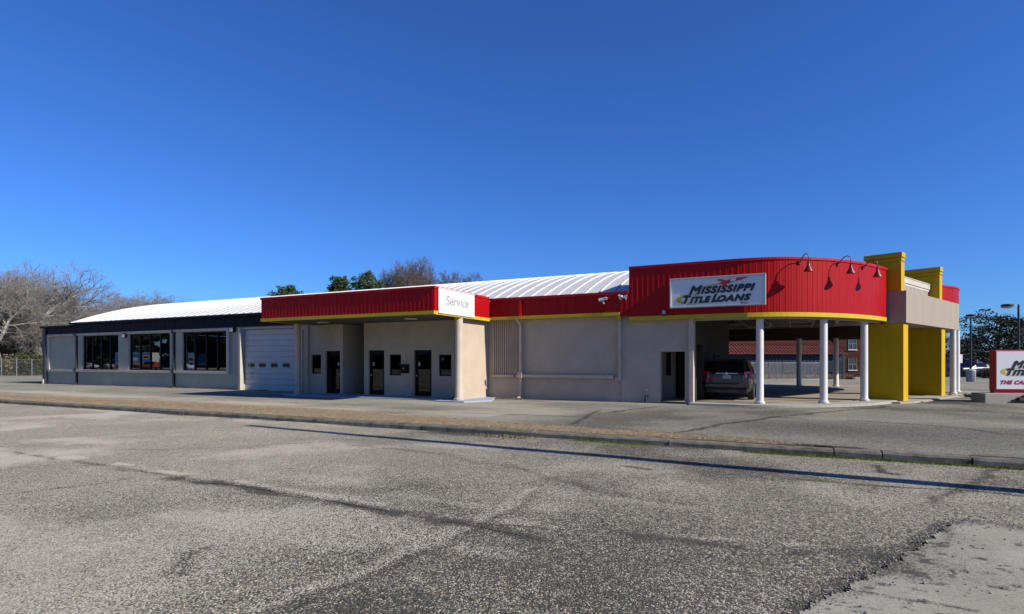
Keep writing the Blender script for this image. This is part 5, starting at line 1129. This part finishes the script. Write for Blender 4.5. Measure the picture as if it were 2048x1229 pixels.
# ------------------------------------------------------------------ fences
def chain_fence(x0, y0, x1, y1, h, npost, label, gate=None, mesh=.12):
    L_ = math.hypot(x1-x0, y1-y0); t = empty('chain_link_fence', (x0, y0, 0), math.atan2(y1-y0, x1-x0), label, 'fence')
    for k in range(npost+1): MB().tube([(L_*k/npost,0,-.1),(L_*k/npost,0,h+.05)], .035, 8).build('post', M['galv'], t)
    for z in (h, .08): MB().tube([(0,0,z),(L_,0,z)], .022, 6).build('rail', M['galv'], t)
    s_ = []
    n = int(L_/mesh)
    for k in range(-int(h/mesh), n):
        for sgn in (1,-1):
            xa = k*mesh; a = np.array([xa if sgn > 0 else xa+h, 0, .06]); b = np.array([xa+h if sgn > 0 else xa, 0, h])
            def clipx(p, q, X): t_ = (X-p[0])/(q[0]-p[0]); return p+(q-p)*t_
            if max(a[0], b[0]) <= 0 or min(a[0], b[0]) >= L_: continue
            if a[0] < 0: a = clipx(a, b, 0)
            if b[0] < 0: b = clipx(a, b, 0)
            if a[0] > L_: a = clipx(a, b, L_)
            if b[0] > L_: b = clipx(a, b, L_)
            s_.append((a, b, .004, .004))
    o = inst(tubes_mesh('wire_mesh', s_, M['galv'], 3), 'wire_mesh', t); o['kind'] = 'stuff'
    return t
a, b = PD(-150, 62), PD(94, 62.5)
chain_fence(*a, *b, 1.85, 8, 'chain link fence left of the building in front of the bare trees')
a, b = PD(1470, 50), PD(1640, 50)
chain_fence(*a, *b, 1.5, 4, 'chain link fence in front of the blue shed seen through the drive-through')
# ------------------------------------------------------------------ background buildings
# blue shed with rusty roof, seen through the drive-through
p0, p1 = PD(1380, 54), PD(1690, 54); L_ = math.hypot(p1[0]-p0[0], p1[1]-p0[1])
sh = empty('metal_shed', (*p0, 0), math.atan2(p1[1]-p0[1], p1[0]-p0[0]), 'blue corrugated shed with rusty red roof seen through the drive-through', 'shed')
MB().box(0, L_, .05, 9, -.2, 2.35).build('wall', M['bluewall'], sh)
n = 44; me = MB().box(.01, L_/n-.01, 0, .04, -.1, 2.33).box(L_/n*.3, L_/n*.7, -.03, .0, -.1, 2.33).mesh('sheet'); me.materials.append(M['bluewall'])
for k in range(n): inst(me, 'wall_sheet', sh, (L_*k/n, random.uniform(0,.03), random.uniform(-.02,.02)))
me = MB().add([(0.01,-.45,2.3),(L_/n*.98,-.45,2.3),(L_/n*.98,5.2,4.6),(.01,5.2,4.6),(0.01,-.45,2.35),(L_/n*.98,-.45,2.35),(L_/n*.98,5.2,4.65),(.01,5.2,4.65)],[(3,2,1,0),(4,5,6,7),(0,1,5,4),(1,2,6,5),(2,3,7,6),(3,0,4,7)]).add([(L_/n-.03,-.45,2.36),(L_/n+.02,-.45,2.36),(L_/n+.02,5.2,4.66),(L_/n-.03,5.2,4.66),(L_/n-.03,-.45,2.40),(L_/n+.02,-.45,2.40),(L_/n+.02,5.2,4.70),(L_/n-.03,5.2,4.70)],[(3,2,1,0),(4,5,6,7),(0,1,5,4),(1,2,6,5),(2,3,7,6),(3,0,4,7)]).mesh('roof_sheet'); me.materials.append(M['rust'])
for k in range(n): inst(me, 'roof_sheet', sh, (L_*k/n, 0, random.uniform(0,.02)))
sx0 = .50*L_
for fx in (.60, .87):
    w_ = MB().box(L_*fx, L_*fx+1.5, -.06, -.035, .7, 1.6).build('window', M['glassdark'], sh); MB().box(L_*fx-.06, L_*fx+1.56, -.075, -.06, 1.6, 1.68).box(L_*fx-.06, L_*fx+1.56, -.075, -.06, .62, .7).box(L_*fx+.72, L_*fx+.78, -.075, -.06, .7, 1.6).build('frame', M['bluewall'], w_)
# dead weeds along the shed
w = []; 
for k in range(9000):
    u = rs.rand()*L_; ca, sa = math.cos(sh.rotation_euler.z), math.sin(sh.rotation_euler.z); v_ = -.5-1.2*rs.rand()**2; w.append((p0[0]+u*ca-v_*sa, p0[1]+u*sa+v_*ca, 0))
blades('dry_weeds', np.array(w), .08, .55, .02, M['weed'], 'dry weeds along the foot of the blue shed', 'weeds', seed=12)
# brick house with sash windows
p0, p1 = PD(1676, 60), PD(1800, 62); L_ = math.hypot(p1[0]-p0[0], p1[1]-p0[1])
bh_ = empty('brick_building', (*p0, 0), math.atan2(p1[1]-p0[1], p1[0]-p0[0]), 'dark red brick building with sash windows seen through the drive-through', 'building')
MB().box(0, L_, 0, 8, -.2, 6.2).build('wall', M['brick'], bh_)
MB().box(-.2, L_+.2, -.2, 8.2, 6.2, 6.5).build('roof', M['deck'], bh_)
for k in range(7): MB().box(0.0, L_, -.04, -.002, .55+k*.85, .62+k*.85).build('brick_course', M['brick'], bh_)
for x in (1.25, 4.5, 6.0):
    for z in (.75, 2.9):
        f = MB().box(x, x+1.0, -.05, -.01, z, z+1.2).build('window', M['glassdark'], bh_)
        MB().box(x-.05, x+.0, -.09, -.045, z, z+1.2).box(x+1.0, x+1.05, -.09, -.045, z, z+1.2).box(x, x+1, -.09, -.051, z+.57, z+.63).box(x+.47, x+.53, -.085, -.051, z, z+.57).build('frame', M['darkframe'], f)
        MB().box(x-.1, x+1.1, -.16, -.045, z-.1, z).build('sill', M['whitewall'], f)
# pale warehouse on the right
p0, p1 = PD(1905, 74), PD(2110, 74); L_ = math.hypot(p1[0]-p0[0], p1[1]-p0[1])
wh = empty('warehouse', (*p0, 0), math.atan2(p1[1]-p0[1], p1[0]-p0[0]), 'long pale warehouse behind the evergreen tree on the right', 'building')
MB().box(0, L_, 0, 10, -.2, 2.45).build('wall', M['whitewall'], wh); MB().box(-.2, L_+.2, -.25, 10, 2.45, 2.62).build('roof', M['galv'], wh)
for k in range(12): MB().box(.6+k*1.1, .68+k*1.1, -.05, -.002, -.1, 2.44).build('wall_rib', M['whitewall'], wh)
MB().box(1.2, 3.6, -.06, -.01, 0, 1.7).build('door', M['paintblue'], wh)
# blue pickup in front of it
car('parked_pickup', (*PD(1908, 62), 0), YAW-R(80), M['paintblue'], [(0,.5,.9,.95,.95),(.1,.45,.95,1.0,1),(1.7,.42,.95,1.0,1),(1.9,.42,1.0,1.62,1),(2.3,.42,1.0,1.68,1),(3.2,.42,1.0,1.6,1),(3.7,.42,1.0,1.08,1),(4.8,.46,.95,.98,.95),(5.0,.55,.8,.85,.9)], .95, .75, 'dark blue pickup parked before the pale warehouse', r=.38, wb=(1.0,4.1))
p = PD(1916.5, 47); t = empty('notice_board', (p[0], p[1], 0), YAW, 'small white notice board on a post beside the porch columns', 'sign'); MB().tube([(0,0,-.1),(0,0,2.3)], .04, 8).build('post', M['galv'], t); MB().box(-.3,.3,-.06,-.04,1.5,2.2).build('board', M['signwhite'], t)
t = empty('bush', (*PD(1981, 55), 0), 0, 'low dark bush left of the roadside sign', 'bush'); cl = [(np.array([rs.uniform(-.8,.8), rs.uniform(-.6,.6), rs.uniform(.1,.9)]), .3) for _ in range(24)]; v, f = leaf_cloud(rs, cl, 60, .08, .8); inst(np_mesh('foliage', v, f, M['leafdark']), 'foliage', t); inst(tubes_mesh('stem', [(np.array([0,0,0.]), c, .02, .01) for c, _ in cl], M['barkdark'], 4), 'stem', t)
t = empty('bush', (*PD(1950, 24.8), 0), 0, 'dark clump of dead plants at the left end of the sign plinth', 'bush'); cl = [(np.array([rs.uniform(-.35,.35), rs.uniform(-.2,.2), rs.uniform(.03,.17)]), .1) for _ in range(26)]; v, f = leaf_cloud(rs, cl, 40, .035, .7); inst(np_mesh('foliage', v, f, M['leafdark']), 'foliage', t)
# trash bin
p = PD(1942, 46); t = empty('litter_bin', (*p, 0), 0, 'pale grey litter bin at the foot of the left lamp post', 'bin'); MB().lathe(0,0,[(.26,0),(.29,.04),(.31,.8),(.33,.82),(.33,.9),(.22,1.02),(.05,1.05)], 20).build('bin_body', M['whitewall'], t, smooth=True)
for k in range(10): a = 6.28*k/10; MB().box(-.03,.03,-.325,-.30,.06,.8).build('slat', M['galv'], t).rotation_euler.z = a
# lamp posts
def lamp_post(px, d, h, armdir, label):
    t = empty('lamp_post', (*PD(px, d), 0), 0, label, 'lamp post', 'lamp posts on the right'); MB().lathe(0,0,[(.2,0),(.2,.35),(.09,.37),(.085,2),(.06,h)], 12).build('pole', M['poleblack'], t, smooth=True)
    ax, ay = cs*armdir, sn*armdir; L_ = .75 if armdir else 0
    if armdir: MB().tube([(0,0,h-.12),(ax*L_,ay*L_,h-.12)], .035, 8).build('arm', M['poleblack'], t)
    MB().lathe(ax*L_, ay*L_, [(.16,h-.26),(.30,h-.22),(.335,h-.16)], 24).build('lamp_lens', M['lampglass'], t); MB().lathe(ax*L_, ay*L_, [(.345,h-.158),(.35,h-.05),(.30,h+.01),(.1,h+.03)], 24).build('lamp_head', M['poleblack'], t, smooth=True)
lamp_post(1941.5, 48, 5.55, -0.0, 'far black lamp post with round head between the porch and the evergreen')
lamp_post(2037, 38.5, 5.45, -1, 'nearer black lamp post with its round head on an arm')
# utility pole with cross-arm and wires
ux, uy = PD(1994, 90); u = empty('utility_pole', (ux, uy, 0), YAW, 'wooden utility pole with cross-arm standing behind the evergreen tree', 'utility pole')
MB().tube([(0,0,-.2),(0,0,9.3)], [.17,.11], 10).build('pole', M['wood'], u); MB().box(-1.25,1.25,-.16,-.05,8.55,8.68).build('crossarm', M['wood'], u)
for x in (-1.15,-.6,.6,1.15): MB().lathe(x,-.1,[(.03,8.68),(.06,8.72),(.05,8.85)], 8).build('insulator', M['galv'], u)
ux2, uy2 = PD(1921, 118); u2 = empty('utility_pole', (ux2, uy2, 0), YAW, 'thin far utility pole behind the far lamp post', 'utility pole'); MB().tube([(0,0,-.2),(0,0,6.2)], [.16,.11], 8).build('pole', M['wood'], u2)
def wire(p, q, sag, label):
    pts = [(p[0]+(q[0]-p[0])*k/24, p[1]+(q[1]-p[1])*k/24, p[2]+(q[2]-p[2])*k/24-sag*4*(k/24)*(1-k/24)) for k in range(25)]
    return tag(MB().tube(pts, .018, 5).build('power_line', M['poleblack']), label, 'power line', 'power lines on the right')
A = lambda px, py, d: (*PD(px, d), EYE+(HOR-py)/FOC*d)
wire(A(1840,640,86), A(2000,647,90), .1, 'upper power line running left from the utility pole'); wire(A(2000,647,90), A(2200,640,96), .3, 'upper power line running right behind the lamp post')
wire(A(1840,652,86), A(2060,662,92), .2, 'lower power line behind the evergreen tree'); wire(A(1999,628,90), A(2200,626,96), .3, 'top power line running right from the utility pole')
# the pole whose long shadow lies across the front lot (it stands just outside the right edge)
ph = 11.4; tipx = PG(498, 852, LZ)[0]; bx_ = tipx+(ph-LZ)/math.tan(SUN_EL)*math.cos(SUN_OFF); by_ = PG(498,852,LZ)[1]-(ph-LZ)/math.tan(SUN_EL)*math.sin(SUN_OFF)
u3 = empty('utility_pole', (bx_, by_, LZ), 0, 'wooden pole casting the long shadow on the front lot', 'utility pole'); MB().tube([(0,0,-.2),(0,0,ph-LZ)], [.19,.12], 12).build('pole', M['wood'], u3)
